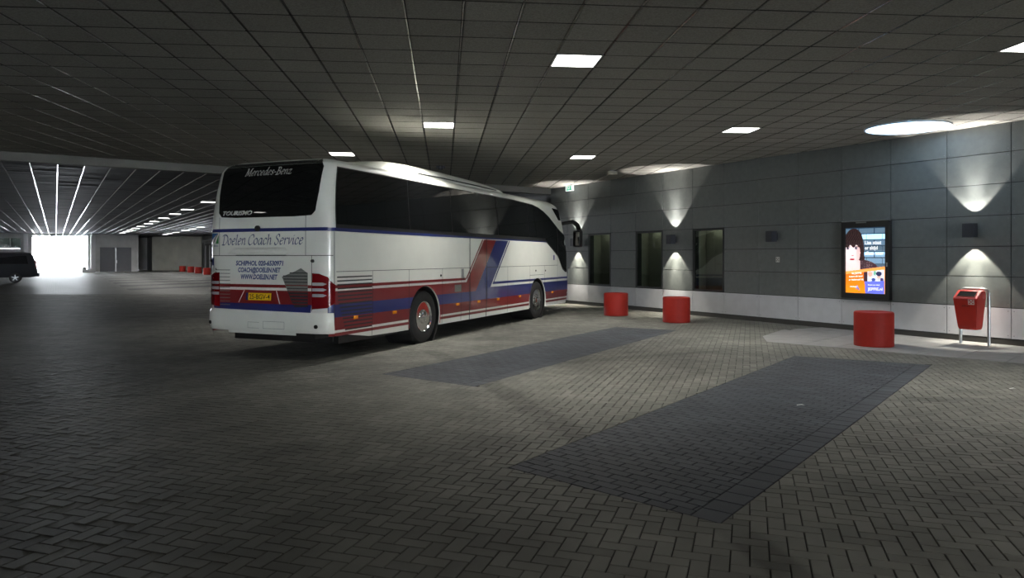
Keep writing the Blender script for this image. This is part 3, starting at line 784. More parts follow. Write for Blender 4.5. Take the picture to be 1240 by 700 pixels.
GLYPH = {
 'D': (0.66, [[(.14,.70),(.14,.0)], [(-.06,.62),(.04,.70),(.36,.70),(.60,.52),(.58,.22),(.34,0),(.0,.0)]]),
 'C': (0.62, [[(.58,.52),(.54,.68),(.38,.71),(.14,.58),(.05,.30),(.14,.06),(.34,-.01),(.56,.12)]]),
 'S': (0.54, [[(.46,.54),(.42,.68),(.26,.71),(.11,.58),(.18,.44),(.36,.32),(.43,.16),(.28,.0),(.10,.0),(.02,.14)]]),
 'M': (0.84, [[(.0,.0),(.14,.0)], [(.07,0),(.14,.70)], [(.14,.70),(.36,.04)], [(.36,.04),(.66,.70)], [(.66,.70),(.68,.0)], [(.60,.0),(.78,.0)], [(.02,.70),(.16,.70)], [(.64,.70),(.78,.70)]]),
 'B': (0.60, [[(.12,.70),(.12,0)], [(-.02,.70),(.28,.70),(.44,.58),(.40,.42),(.26,.37),(.12,.37)], [(.26,.37),(.46,.30),(.50,.14),(.34,.0),(-.02,.0)]]),
 'o': (0.48, [[(.22,.45),(.06,.34),(.04,.14),(.18,.0),(.34,.08),(.40,.28),(.32,.42),(.22,.45)]]),
 'e': (0.44, [[(.05,.22),(.26,.26),(.36,.34),(.30,.45),(.16,.42),(.04,.22),(.08,.05),(.20,.0),(.37,.10)]]),
 'l': (0.24, [[(.0,.68),(.09,.72)], [(.09,.72),(.08,.10),(.12,.01),(.22,.05)]]),
 'n': (0.52, [[(.0,.38),(.08,.45)], [(.08,.45),(.08,.0)], [(.08,.28),(.22,.44),(.33,.44),(.36,.30),(.36,.08),(.40,.0),(.49,.05)]]),
 'h': (0.52, [[(.0,.68),(.08,.72)], [(.08,.72),(.08,.0)], [(.08,.28),(.22,.44),(.33,.44),(.36,.30),(.36,.08),(.40,.0),(.49,.05)]]),
 'a': (0.50, [[(.36,.40),(.22,.45),(.07,.32),(.04,.12),(.14,.0),(.26,.06),(.36,.26)], [(.38,.45),(.36,.10),(.40,.0),(.48,.05)]]),
 'd': (0.52, [[(.36,.40),(.22,.45),(.07,.32),(.04,.12),(.14,.0),(.26,.06),(.36,.26)], [(.32,.70),(.39,.74),(.37,.10),(.41,.0),(.49,.05)]]),
 'c': (0.42, [[(.36,.36),(.30,.44),(.18,.44),(.06,.32),(.05,.12),(.16,.0),(.36,.09)]]),
 'r': (0.38, [[(.0,.38),(.08,.45)], [(.08,.45),(.08,.0)], [(.08,.26),(.18,.40),(.28,.45),(.35,.40)]]),
 'v': (0.46, [[(.0,.40),(.06,.45),(.10,.38),(.16,.02)], [(.16,.02),(.32,.22),(.38,.44)]]),
 'i': (0.24, [[(.0,.38),(.08,.45)], [(.08,.45),(.08,.10),(.12,.01),(.22,.05)], [(.09,.60),(.12,.63)]]),
 's': (0.38, [[(.32,.36),(.26,.44),(.14,.44),(.08,.34),(.16,.25),(.28,.17),(.28,.06),(.16,.0),(.02,.08)]]),
 'z': (0.42, [[(.04,.36),(.05,.43),(.34,.43)], [(.34,.43),(.03,.01)], [(.03,.01),(.36,.01),(.38,.09)]]),
 '-': (0.32, [[(.04,.24),(.24,.24)]]), ' ': (0.26, [])}
def pen_text(txt, width, height, nib=0.085, shear=0.28):
    vs = []; fs = []; x = 0.0; na = math.radians(38); nx, ny = math.cos(na)*nib/2, math.sin(na)*nib/2; hx, hy = -math.sin(na)*0.014, math.cos(na)*0.014
    for ch in txt:
        adv, strokes = GLYPH[ch]
        for st in strokes:
            P = [st[0]]+list(st)+[st[-1]]; pts = []
            for i in range(1, len(P)-2):
                n_ = 5 if len(st) > 2 else 1
                for q_ in range(n_):
                    t = q_/n_; a, b, c, d = P[i-1], P[i], P[i+1], P[i+2]
                    pts.append(tuple(0.5*(2*b[k]+(c[k]-a[k])*t+(2*a[k]-5*b[k]+4*c[k]-d[k])*t*t+(3*b[k]-a[k]-3*c[k]+d[k])*t**3) for k in (0, 1)))
            pts.append(st[-1])
            for p, r in zip(pts, pts[1:]):
                # hull of the nib at both ends, with a little thickness across the nib
                c8 = [(e[0]+sx*nx+sy*hx, e[1]+sx*ny+sy*hy) for e in (p, r) for sx in (-1, 1) for sy in (-1, 1)]
                c8 = sorted(set((round(a, 5), round(b, 5)) for a, b in c8)); lo = []; up = []
                cr = lambda o, a, b: (a[0]-o[0])*(b[1]-o[1])-(a[1]-o[1])*(b[0]-o[0])
                for q_ in c8:
                    while len(lo) > 1 and cr(lo[-2], lo[-1], q_) <= 0: lo.pop()
                    lo.append(q_)
                for q_ in reversed(c8):
                    while len(up) > 1 and cr(up[-2], up[-1], q_) <= 0: up.pop()
                    up.append(q_)
                h = lo[:-1]+up[:-1]
                if len(h) < 3: continue
                n0 = len(vs); vs += [(x+a+b*shear, b) for a, b in h]; fs.append(tuple(range(n0, n0+len(h))))
        x += adv+0.03
    x0 = min(v[0] for v in vs); x1 = max(v[0] for v in vs)
    return [((v[0]-x0)*width/(x1-x0), v[1]*height/0.72) for v in vs], fs
def rear_pen(name, txt, v0, v1, w0, h, material, nib, off):
    adv = lambda t: sum(GLYPH[c][0]+0.03 for c in t)
    tot = adv(txt); pos = 0.0
    for wd in txt.split(' '):
        vs, fs = pen_text(wd, (v1-v0)*adv(wd)/tot, h, nib)
        MB().add([surf_rear(v0+(v1-v0)*pos/tot+x, w0+y, off) for x, y in vs], fs).build(name, material, bus, fix=False)
        pos += adv(wd+' ')
for sd in (1, -1):
    q = dict(side=sd)
    Lf = lambda w: 5.60-0.95*(2.06-w)          # left edge of the diagonal sweep
    Mf = lambda w: 6.36-0.95*(2.06-w)          # red / blue boundary
    Rf = lambda w: 7.08-0.95*(2.06-w)          # right edge of the blue sweep
    inv = lambda u, base: 2.06-(base-u)/0.95
    UE = 11.62
    # horizontal bands, rear half
    side_patch('red_pinstripe', 0.085, Lf(1.19), 1.165, 1.215, M_BUSRED, **q)
    side_patch('red_band', 0.085, Mf(1.12), 0.905, lambda u: min(1.12, 9), M_BUSRED, **q)
    side_patch('blue_band', 0.085, Mf(0.905)+0.05, 0.70, 0.905, M_BUSBLUE, **q)
    side_patch('red_band', 0.085, UE, 0.495, 0.70, M_BUSRED, **q)
    side_patch('red_pinstripe', 0.10, UE-0.05, 0.40, 0.452, M_BUSRED, **q)
    # diagonal sweep
    side_patch('red_pinstripe', Lf(1.165), 5.66, lambda u: max(1.19, inv(u, 5.66)), lambda u: min(2.06, inv(u, 5.60)), M_BUSRED, **q, du=0.03)
    side_patch('red_sweep', Lf(1.12)+0.10, 6.36, lambda u: max(1.12, inv(u, 6.36)), lambda u: min(2.06, inv(u, 5.70)), M_BUSRED, **q, du=0.03)
    side_patch('red_sweep', Mf(0.905), Mf(1.12), 0.905, lambda u: 0.905, M_BUSRED, **q)
    side_patch('blue_sweep', Mf(0.70), 7.08, lambda u: max(0.70, inv(u, 7.08)), lambda u: min(2.06, inv(u, 6.36)), M_BUSBLUE, off=0.0038, **q, du=0.03)
    side_patch('blue_band', Rf(0.97)-0.25, UE, 0.70, lambda u: min(0.97, inv(u, 7.08)) if u < Rf(0.97) else 0.97, M_BUSBLUE, **q, du=0.03)
    side_patch('blue_pinstripe', Rf(1.02)+0.07, 7.18, lambda u: max(1.03, inv(u, 7.19)), lambda u: min(2.06, inv(u, 7.13)), M_BUSBLUE, **q, du=0.02)
    side_patch('blue_pinstripe', Rf(1.03)+0.10, UE, 1.03, 1.085, M_BUSBLUE, **q)
    side_patch('blue_belt_line', 0.085, 9.80, 2.075, 2.132, M_BUSBLUE, **q)
    # dark glazing: base frame and separate panes
    gl_top = lambda u: pw(u, [(0, 3.125), (7.5, 3.11), (8.84, 3.075), (9.3, 3.02), (9.66, 2.94), (10.1, 2.80), (10.47, 2.64), (10.9, 2.46), (11.2, 2.36), (11.5, 2.30)])
    gl_bot = lambda u: pw(u, [(0, 2.132), (9.70, 2.10), (9.95, 2.00), (10.4, 1.82), (10.75, 1.66), (10.95, 1.45), (11.12, 1.30), (11.35, 1.22), (11.5, 1.21)])
    side_patch('glazing_frame', 0.21, 11.50, gl_bot, gl_top, M_BLACK, off=0.004, du=0.1, shear=True, **q)
    divs = [0.22, 2.46, 4.16, 6.50, 8.46, 10.70]
    for a, b in zip(divs, divs[1:]):
        side_patch('side_window', a+0.012, b-0.012, lambda u: max(2.19, gl_bot(u)+0.05) if u < 9.7 else gl_bot(u)+0.05, lambda u: gl_top(u)-0.02, M_TINT, off=0.009, du=0.1, shear=True, **q)
    side_patch('driver_side_window', 10.72, 11.46, lambda u: gl_bot(u)+0.05, lambda u: gl_top(u)-0.03, M_TINT, off=0.009, du=0.05, **q)
    # panel joints
    for a, b in ((0.2, 4.96), (5.86, 10.68)): side_patch('hatch_joint', a, b, 1.425, 1.434, M_GROOVE, off=0.0055, **q)
    for u in (0.16, 1.22, 2.42, 3.72, 4.56, 7.05, 8.52, 9.62, 10.68): side_patch('hatch_joint', u-0.005, u+0.005, 0.32, 1.43 if u not in (0.16, 10.68) else 2.07, M_GROOVE, off=0.0055, **q)
    for a, b, w in ((8.52, 9.55, 1.18),): side_patch('hatch_joint', a, b, w, w+0.008, M_GROOVE, off=0.0055, **q)
    for u in (4.97, 5.83): side_patch('door_seal', u-0.016, u+0.016, 0.29, 2.075, M_BLACK, off=0.006, **q)
    for u, w in ((3.66, 1.29), (4.66, 1.22), (8.95, 1.30), (9.68, 1.29)):
        b_ = MB(); p = surf_side(u, w, 0.0, sd); b_.box((p.x-0.012, p.y-0.02, p.z-0.02), (p.x+0.012, p.y+0.02, p.z+0.02)); b_.build('hatch_lock', M_BLACK, bus)
    p = surf_side(4.62, 1.33, 0.0, sd); MB().box((p.x-0.02, p.y-0.04, p.z-0.12), (p.x+0.02, p.y+0.03, p.z+0.08)).build('door_handle', M_STEEL, bus)
    side_poly('step_lamp', [(4.25, 0.93), (4.55, 0.93), (4.55, 1.08), (4.25, 1.08)], M_GREYGRILL, off=0.008, side=sd)
    side_poly('info_sticker', [(10.32, 1.58), (10.42, 1.58), (10.42, 1.72), (10.32, 1.72)], M_LETB, off=0.006, side=sd)
    # louvred engine vent
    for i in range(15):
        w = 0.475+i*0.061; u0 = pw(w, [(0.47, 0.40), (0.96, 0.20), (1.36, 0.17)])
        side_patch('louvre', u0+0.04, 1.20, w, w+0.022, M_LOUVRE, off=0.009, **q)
    # side marker lamps
    for u in (0.72, 1.92, 4.40, 5.42, 6.48, 7.83, 10.25):
        if any(abs(u-x) < ARCH_R for x in (UW_R, UW_F)): continue
        p = surf_side(u, 0.665, 0.0, sd); MB().bbox((p.x-0.018, p.y-0.06, p.z-0.028), (p.x+0.018, p.y+0.06, p.z+0.028), 0.008).build('marker_lamp', M_AMBER, bus)
    # arch trims
    for uw in (UW_R, UW_F):
        pts = [(sd*(HW-0.005), uw+0.612*math.cos(t), ARCH_Z+0.612*math.sin(t)) for t in [math.radians(-16+i*212/28) for i in range(29)] if ARCH_Z+0.612*math.sin(t) > 0.31]
        MB().tube(pts, 0.009, 6).build('wheel_arch_trim', M_BUS if uw == UW_F else M_BUSRED, bus, smooth=True)
    # door mirror: arm sweeping forward, housing hanging from it
    arm = MB(); pts = [(sd*1.02, 11.18, 2.60), (sd*1.24, 11.48, 2.69), (sd*1.34, 11.86, 2.74), (sd*1.37, 12.22, 2.66), (sd*1.38, 12.42, 2.48), (sd*1.38, 12.48, 2.20)]
    sm = []
    for i in range(len(pts)-1):
        for t in (0, .33, .66): sm.append(Vector(pts[i]).lerp(Vector(pts[i+1]), t))
    sm.append(Vector(pts[-1])); ar = arm.tube(sm, [0.05+0.03*i/len(sm) for i in range(len(sm))], 10).build('mirror_arm', M_BLACK, bus, smooth=True)
    hd = MB().bbox((sd*1.36-0.13, 12.20, 1.97), (sd*1.36+0.13, 12.47, 2.50), 0.07).build('mirror_housing', M_BLACK, bus, smooth=True)
    MB().bbox((sd*1.36-0.10, 12.185, 2.02), (sd*1.36+0.10, 12.203, 2.44), 0.006).build('mirror_glass', M_CHROME, hd)
# windscreen, small triangular roof-corner lights, front bumper strip
def front_pt(v, w, off=0.0):
    h = hw(w); fv = FV*scl(w); u1 = uf(w)-FU; a = abs(v)
    if a <= h-fv: u = u1+FU*0.86+FU*0.14*(1-(a/max(1e-6, h-fv))**2)
    else: t = min(1.0, (a-(h-fv))/fv); u = u1+FU*0.86*math.sqrt(max(0, 1-t*t))
    return Vector((v, u+off, w))
vs, fs = fill_poly([(-1.16, 1.25), (1.16, 1.25), (1.10, 2.86), (-1.10, 2.86)], lambda v, w: front_pt(v, w, 0.008), 0.1)
MB().add(vs, fs).build('windscreen', M_TINT, bus)
vs, fs = fill_poly([(-1.0, 0.55), (1.0, 0.55), (1.0, 0.72), (-1.0, 0.72)], lambda v, w: front_pt(v, w, 0.008), 0.1)
MB().add(vs, fs).build('front_grille', M_BLACK, bus)
for sd in (1, -1):
    side_poly('corner_window', [(10.36, 3.07), (10.92, 3.05), (11.06, 2.74), (10.86, 2.74)], M_TINT, off=0.007, sub=0.08, side=sd)
# roof pod
mb = MB(); prof = [(1.95, 0.0, 0.62), (2.03, 0.055, 0.72), (2.2, 0.12, 0.82), (2.6, 0.175, 0.87), (3.2, 0.20, 0.88), (4.5, 0.20, 0.88), (6.0, 0.165, 0.87), (7.2, 0.11, 0.83), (7.8, 0.06, 0.76), (8.15, 0.0, 0.66)]
K = 21; rr = []
for u, h, wd in prof:
    for i in range(K):
        t = math.sin((i/(K-1)*2-1)*math.pi/2); s = abs(t)**4.5; e = 1-s
        rr.append((t*wd*1.09, u, 3.275+ (0.09+h*0.9)*max(0.0, e)**0.5 ))
mb.v += rr
for i in range(len(prof)-1):
    for j in range(K-1): mb.f.append((i*K+j, i*K+j+1, (i+1)*K+j+1, (i+1)*K+j))
mb.build('roof_pod', M_BUS, bus, smooth=True)
pod_groove = MB(); pod_groove.tube([(0.955, 3.3, 3.335), (0.958, 4.5, 3.337), (0.95, 6.0, 3.330), (0.90, 7.2, 3.322)], 0.013, 6); pod_groove.build('pod_groove', M_GROOVE, bus)
# rear face
rear_poly('rear_window', [(-0.93, 2.33), (-0.60, 2.315), (0.60, 2.315), (0.93, 2.33), (1.00, 2.40), (1.03, 2.7), (1.04, 3.12), (0.98, 3.204), (-0.98, 3.204), (-1.04, 3.12), (-1.03, 2.7), (-1.00, 2.40)], M_TINT, off=0.009, sub=0.05)
rear_poly('roof_edge_cap', [(-0.99, 3.206), (0.99, 3.206), (0.86, 3.29), (-0.86, 3.29)], M_BLACK, off=0.004, sub=0.05)
rear_poly('window_seam', [(-1.0, 3.180), (1.0, 3.180), (1.0, 3.187), (-1.0, 3.187)], M_GREYGRILL, off=0.011, sub=0.1)
rear_pen('brand_lettering', 'Mercedes-Benz', -0.52, 0.46, 3.02, 0.125, M_LETW, 0.10, 0.016)
rear_text('model_lettering', 'TOURISMO', -0.90, -0.25, 2.362, 0.070, M_LETW, 0.35, 0.035, 0.016)
rear_poly('blue_belt_line', [(-1.20, 2.080), (1.20, 2.080), (1.20, 2.135), (-1.20, 2.135)], M_BUSBLUE, off=0.006, sub=0.03)
for v0, v1, w0, w1 in ((-1.26, 1.26, 1.682, 1.692), (-0.985, -0.976, 1.69, 2.33), (0.82, 0.829, 1.69, 2.33), (0.935, 0.944, 0.80, 1.685), (-1.135, -1.126, 0.80, 1.685), (-1.13, -1.12, 0.45, 0.79), (0.90, 0.909, 0.45, 0.79)):
    rear_poly('panel_joint', [(v0, w0), (v1, w0), (v1, w1), (v0, w1)], M_GROOVE, off=0.0055, sub=0.06)
rear_poly('hatch_slot', [(-0.60, 1.683), (0.45, 1.683), (0.45, 1.698), (-0.60, 1.698)], M_BLACK, off=0.008)
MB().lathe([(0, 0), (0.052, 0), (0.048, 0.03), (0.0, 0.034)], 20, Matrix.Translation(surf_rear(-0.13, 2.13, 0.0)) @ Matrix.Rotation(math.pi/2, 4, 'X')).build('reversing_camera', M_BLACK, bus, smooth=True)
rear_pen('operator_lettering', 'Doelen Coach Service', -0.925, 0.785, 1.868, 0.165, M_LETBG, 0.085, 0.009)
for t, v0, v1, w in (('SCHIPHOL 020-6530971', -0.60, 0.40, 1.525), ('COACH@DOELEN.NET', -0.55, 0.345, 1.415), ('WWW.DOELEN.NET', -0.49, 0.28, 1.300)):
    rear_text('contact_lettering', t, v0, v1, w, 0.080, M_LETB, 0.15, 0.035, 0.010)
rear_poly('red_pinstripe', [(-1.20, 1.165), (0.94, 1.165), (0.94, 1.215), (-1.20, 1.215)], M_BUSRED, sub=0.03)
rear_poly('red_band', [(-1.13, 0.90), (0.94, 0.90), (0.94, 1.12), (-1.13, 1.12)], M_BUSRED, sub=0.03)
rear_poly('blue_band', [(-1.12, 0.80), (0.92, 0.775), (0.935, 0.90), (-1.13, 0.90)], M_BUSBLUE, sub=0.03)
# bulge above the hatch slot
mb = MB(); vs, fs = fill_poly([(-0.80, 1.71), (0.62, 1.71), (0.42, 1.82), (-0.60, 1.82)], lambda v, w: surf_rear(v, w, 0.004+0.05*max(0, 1-((w-1.755)/0.065)**2)*max(0, 1-((v+0.09)/0.72)**4)), 0.025)
mb.add(vs, fs).build('hatch_moulding', M_BUS, bus, smooth=True)
# rear grille and louvres
rear_poly('vent_grille', [(0.37, 1.345), (0.62, 1.43), (0.74, 1.485), (0.87, 1.405), (0.87, 1.12), (0.478, 1.12)], M_GREYGRILL, off=0.010)
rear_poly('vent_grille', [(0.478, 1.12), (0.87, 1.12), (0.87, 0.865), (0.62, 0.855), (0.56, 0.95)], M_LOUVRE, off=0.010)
for i in range(11):
    w = 0.90+i*0.05; v0 = pw(w, [(0.86, 0.60), (0.95, 0.575), (1.345, 0.385), (1.45, 0.66)])
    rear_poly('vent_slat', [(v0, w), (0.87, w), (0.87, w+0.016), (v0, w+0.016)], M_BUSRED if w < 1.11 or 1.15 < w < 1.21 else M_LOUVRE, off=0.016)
for i in range(11):
    w = 0.86+i*0.058
    rear_poly('vent_louvre', [(-1.05, w), (-0.74, w), (-0.72, w+0.012), (-1.05, w+0.012)], M_GREYGRILL, off=0.010)
    rear_poly('vent_notch', [(-1.07, w), (-1.035, w+0.012), (-1.07, w+0.045)], M_BLACK, off=0.011)
# number plate in its recess
rear_poly('plate_recess', [(-0.52, 0.915), (0.32, 0.905), (0.255, 1.115), (-0.40, 1.125)], M_BUSRED, off=0.012)
for a, b in (((-0.53, 0.915), (-0.40, 1.125)), ((0.33, 0.905), (0.265, 1.115))):
    MB().tube([surf_rear(a[0], a[1], 0.016), surf_rear(b[0], b[1], 0.016)], 0.006, 6).build('plate_recess_edge', M_LETW, bus)
pl = rear_poly('number_plate', [(-0.325, 0.955), (0.155, 0.955), (0.165, 1.075), (-0.315, 1.075)], M_YELLOW, off=0.018)
rear_poly('country_strip', [(-0.378, 0.955), (-0.325, 0.955), (-0.315, 1.075), (-0.37, 1.075)], M_BUSBLUE, pl, off=0.018)
rear_text('plate_lettering', '25-BGV-4', -0.295, 0.135, 0.975, 0.078, M_BLACK, 0.0, 0.01, 0.021, pl)
# bumper
def bump_map(v, w): 
    t = (w-0.44)/0.35; return surf_rear(v, w, 0.012+0.035*max(0.0, math.sin(math.pi*min(1, max(0, t))))**0.5)
vs, fs = fill_poly([(-1.26, 0.445), (1.26, 0.445), (1.26, 0.775), (-1.26, 0.79)], bump_map, 0.04)
bp = MB().add(vs, fs).build('rear_bumper', M_BUS, bus, smooth=True)
for v0, v1, w0, w1 in ((-0.30, -0.06, 0.50, 0.505), (0.02, 0.45, 0.50, 0.505), (-0.30, -0.295, 0.50, 0.60), (0.02, 0.025, 0.50, 0.62), (0.445, 0.45, 0.50, 0.62), (0.02, 0.45, 0.615, 0.62), (-0.30, -0.06, 0.595, 0.60)):
    rear_poly('bumper_joint', [(v0, w0), (v1, w0), (v1, w1), (v0, w1)], M_GREYGRILL, bp, off=0.052)
rear_poly('underride_bar', [(-0.80, 0.40), (0.62, 0.40), (0.62, 0.45), (-0.80, 0.45)], M_BUS, off=-0.02)
MB().box((-0.6, 0.15, 0.34), (0.9, 0.5, 0.44)).build('engine_tray', M_BLACK, bus)
for v in (-1.17, 1.04): MB().lathe([(0, 0), (0.035, 0), (0.03, 0.03), (0, 0.035)], 14, Matrix.Translation(surf_rear(v, 0.56, 0.03)) @ Matrix.Rotation(math.pi/2, 4, 'X')).build('rubber_stop', M_BLACK, bus)
for v in (-1.22, 0.96): MB().lathe([(0, 0), (0.028, 0), (0.024, 0.03), (0, 0.035)], 14, Matrix.Translation(surf_rear(v, 1.60, 0.0)) @ Matrix.Rotation(math.pi/2, 4, 'X')).build('rubber_stop', M_BLACK, bus)
# tail lamps
for sd in (1, -1):
    P = [(sd*0.95, 0.83), (sd*1.20, 0.855), (sd*1.268, 0.93), (sd*1.272, 1.22), (sd*1.20, 1.35), (sd*1.08, 1.40), (sd*0.96, 1.405)]
    vs, fs = fill_poly(P, lambda v, w: surf_rear(v, w, 0.022), 0.03); vs2, fs2 = fill_poly(P, lambda v, w: surf_rear(v, w, -0.01), 0.03)
    tl = MB().add(vs, fs).build('tail_lamp', M_LAMPRED, bus, smooth=True)
    for w in (1.235, 1.145, 1.055):
        o = [(sd*0.965, w-0.025), (sd*1.14, w-0.025), (sd*1.19, w), (sd*1.14, w+0.022), (sd*0.965, w+0.022)]
        vs, fs = fill_poly(o, lambda v, w: surf_rear(v, w, 0.028), 0.03); MB().add(vs, fs).build('lamp_reflector', M_LAMPCLR, tl)
# emblem, sticker
rear_poly('emblem_blue', [(-1.225, 2.065), (-1.005, 2.065), (-1.20, 1.95), (-1.225, 1.98)], M_LBLUE, off=0.006, sub=0.04)
rear_poly('emblem_green', [(-1.0, 2.04), (-1.0, 1.89), (-1.075, 1.89)], M_GREEN, off=0.006)
rear_poly('emblem_stroke', [(-1.225, 1.80), (-1.225, 1.84), (-1.03, 2.05), (-1.015, 2.05)], M_GROOVE, off=0.0065, sub=0.04)
rear_text('emblem_lettering', 'R.A.I.', -1.13, -1.01, 1.84, 0.03, M_LETB, 0, 0.02, 0.008)
rear_poly('sticker', [(-1.21, 1.52), (-1.13, 1.52), (-1.13, 1.65), (-1.21, 1.65)], M_LETB, off=0.007, sub=0.03)
# wheels
def wheel(sd, uw, label=None):
    mm = Matrix.Translation((sd*1.10, uw, 0.505)) @ Matrix.Rotation(sd*math.pi/2, 4, 'Y')
    t = MB().lathe([(0.29, -0.13), (0.33, -0.15), (0.44, -0.15), (0.49, -0.135), (0.505, -0.10), (0.505, 0.10), (0.49, 0.135), (0.44, 0.15), (0.33, 0.15), (0.295, 0.13), (0.29, -0.13)], 48, mm).build('wheel', M_RUBBER, bus, smooth=True)
    inn = uw == UW_R
    prof = [(0.30, 0.125), (0.298, 0.150), (0.283, 0.146), (0.268, 0.105), (0.235, 0.055), (0.215, 0.045), (0.195, 0.060), (0.160, 0.065), (0.152, 0.115), (0.125, 0.150), (0.07, 0.172), (0.0, 0.178)] if inn else [(0.30, 0.125), (0.298, 0.145), (0.28, 0.135), (0.262, 0.08), (0.235, 0.075), (0.205, 0.105), (0.185, 0.125), (0.10, 0.130), (0.09, 0.155), (0.05, 0.165), (0.0, 0.166)]
    h = MB().lathe(prof, 40, mm); h.build('hubcap', M_CHROME, t, smooth=True)
    nt = MB()
    for i in range(10):
        a = 2*math.pi*i/10; nt.lathe([(0, 0.05), (0.017, 0.05), (0.016, 0.10), (0.0, 0.105)] if inn else [(0, 0.12), (0.014, 0.12), (0.013, 0.15), (0.0, 0.152)], 8, mm @ Matrix.Translation((0.235*math.cos(a)*(1 if inn else .62), 0.235*math.sin(a)*(1 if inn else .62), 0)))
    nt.build('wheel_nuts', M_CHROME, t)
    hl = MB()
    for i in range(10):
        a = 2*math.pi*(i+.5)/10; hl.lathe([(0, 0.0), (0.027, 0.0), (0.025, 0.012), (0.0, 0.012)], 10, mm @ Matrix.Translation(((0.245 if inn else 0.232)*math.cos(a), (0.245 if inn else 0.232)*math.sin(a), 0.068 if inn else 0.078)))
    hl.build('vent_holes', M_BLACK, t)
for sd in (1, -1):
    for uw in (UW_R, UW_F): wheel(sd, uw)

# ================================================================== BOLLARDS
def bollard_mesh():
    return MB().lathe([(0.0, 0.0), (0.335, 0.0), (0.345, 0.012), (0.345, 0.61), (0.338, 0.632), (0.322, 0.642), (0.300, 0.642), (0.285, 0.632), (0.0, 0.628)], 48).mesh('bollard', M_RED, True)
bme = bollard_mesh()
def bollard(x, y, lab):
    o = bpy.data.objects.new('bollard', bme); COL.objects.link(o); o.location = (x, y, 0.0); return tag(o, lab, 'bollard', 'fat red drum bollards in front of the wall')
bollard(2.97, 20.98, 'red drum bollard nearest the coach front')
bollard(4.21, 18.80, 'red drum bollard below the lit wall lamp between the windows')
bollard(6.79, 13.78, 'red drum bollard in front of the poster case, nearest the camera')
for i, (px, py) in enumerate([(221, 328.9), (231, 329.8), (240, 331.0), (250.5, 332.6)]):
    y = F_PX*EYE/(py-HOR); bollard((px-620)/F_PX*y, y, 'small far red bollard at the back of the hall, %s from the left' % ['first', 'second', 'third', 'fourth'][i])

# ================================================================== WALL LAMPS
def wall_frame(name, s, z, lab, cat, group=None):
    p = wallp(s, 0.034, z); return tag(empty(name, p, math.atan2(WD.y, WD.x)), lab, cat, group)   # local y out of the wall
def spot(parent, z, up, size=78, watts=None, blend=0.22):
    l = bpy.data.lights.new('lamp_beam', 'SPOT'); l.energy = watts or SCONCE_W; l.spot_size = math.radians(size); l.spot_blend = blend; l.shadow_soft_size = 0.012
    l.color = (1.0, 0.93, 0.80) if not up else (1.0, 0.94, 0.88)
    o = bpy.data.objects.new('lamp_beam', l); link(o, parent); o.location = (0, 0.195, z); o.rotation_euler = (math.pi if up else 0, 0, 0)
def lamp(s, lab, lit=True):
    L_ = wall_frame('wall_lamp', s, 2.18, lab, 'wall lamp', 'box-shaped wall lamps')
    b = MB(); t = 0.012                                     # open-ended square sleeve
    for lo, hi in (((-0.095, 0.10, -0.135), (-0.095+t, 0.29, 0.135)), ((0.095-t, 0.10, -0.135), (0.095, 0.29, 0.135)), ((-0.095+t, 0.10, -0.135), (0.095-t, 0.10+t, 0.135)), ((-0.095+t, 0.29-t, -0.135), (0.095-t, 0.29, 0.135)), ((-0.095+t, 0.10+t, -0.10), (0.095-t, 0.29-t, 0.10))): b.box(lo, hi)
    b.build('housing', M_ANTH, L_)
    MB().bbox((-0.05, 0.0, -0.09), (0.05, 0.02, 0.09), 0.006).build('wall_plate', M_ANTH, L_)
    MB().tube([(0, 0.015, 0.03), (0, 0.07, 0.045), (0, 0.11, 0.02)], 0.02, 10).build('bracket', M_ANTH, L_)
    for z in (-1, 1):
        MB().lathe([(0, 0), (0.055, 0.0), (0.055, 0.004), (0, 0.004)], 20, Matrix.Translation((0, 0.195, z*0.104-0.002))).build('lens', M_LAMPGLOW if lit else M_LETW, L_)
        if lit: spot(L_, z*0.122, z > 0); spot(L_, z*0.122, z > 0, 46, SCONCE_W*1.9, 0.9)
lamp(0.85, 'lit black wall lamp above the red litter bin')
lamp(9.22, 'lit black wall lamp between two windows of the panel wall')
lamp(14.10, 'lit black wall lamp behind the coach mirror')
lamp(5.60, 'unlit black wall lamp on the dark panels left of the poster case', False)
# off-picture lamp further along the wall
lamp(-7.4, 'lit black wall lamp further along the panel wall, out of the picture')
# small sign under the unlit lamp
sg = wall_frame('wall_sign', 5.56, 1.60, 'tiny white pictogram plate below the unlit wall lamp', 'sign')
MB().box((-0.055, 0.0, -0.065), (0.055, 0.006, 0.065)).build('plate', M_LETW, sg)
g = MB()
for x, z in ((-0.03, 0.03), (0.03, 0.03), (0.0, 0.0), (-0.03, -0.03), (0.03, -0.03)): g.box((x-0.012, 0.006, z-0.014), (x+0.012, 0.008, z+0.014))
g.build('pictogram', M_BLACK, sg)

# ================================================================== POSTER CASE
pc = wall_frame('poster_case', 3.13, 0.0, 'lit advertising poster case with an orange and blue banner on the wall', 'poster case')
X0, X1, Z0, Z1 = -0.575, 0.575, 0.735, 2.455      # local +x runs away (leftwards in the picture)
fr = MB(); fr.box((X0, 0, Z0), (X1, 0.06, Z1)); fr.build('backbox', M_BLACK, pc)
fr = MB(); t = 0.092
fr.bbox((X0, 0.06, Z0), (X0+t, 0.115, Z1), 0.006); fr.bbox((X1-t, 0.06, Z0), (X1, 0.115, Z1), 0.006); fr.bbox((X0+t-.005, 0.06, Z0), (X1-t+.005, 0.115, Z0+0.125), 0.006); fr.bbox((X0+t-.005, 0.06, Z1-0.135), (X1-t+.005, 0.115, Z1), 0.006)
fr.build('door_frame', M_BLACK, pc)
MB().bbox((X0+0.02, 0.02, Z1+0.002), (X1-0.02, 0.125, Z1+0.022), 0.004).build('drip_ledge', M_STEEL, pc)
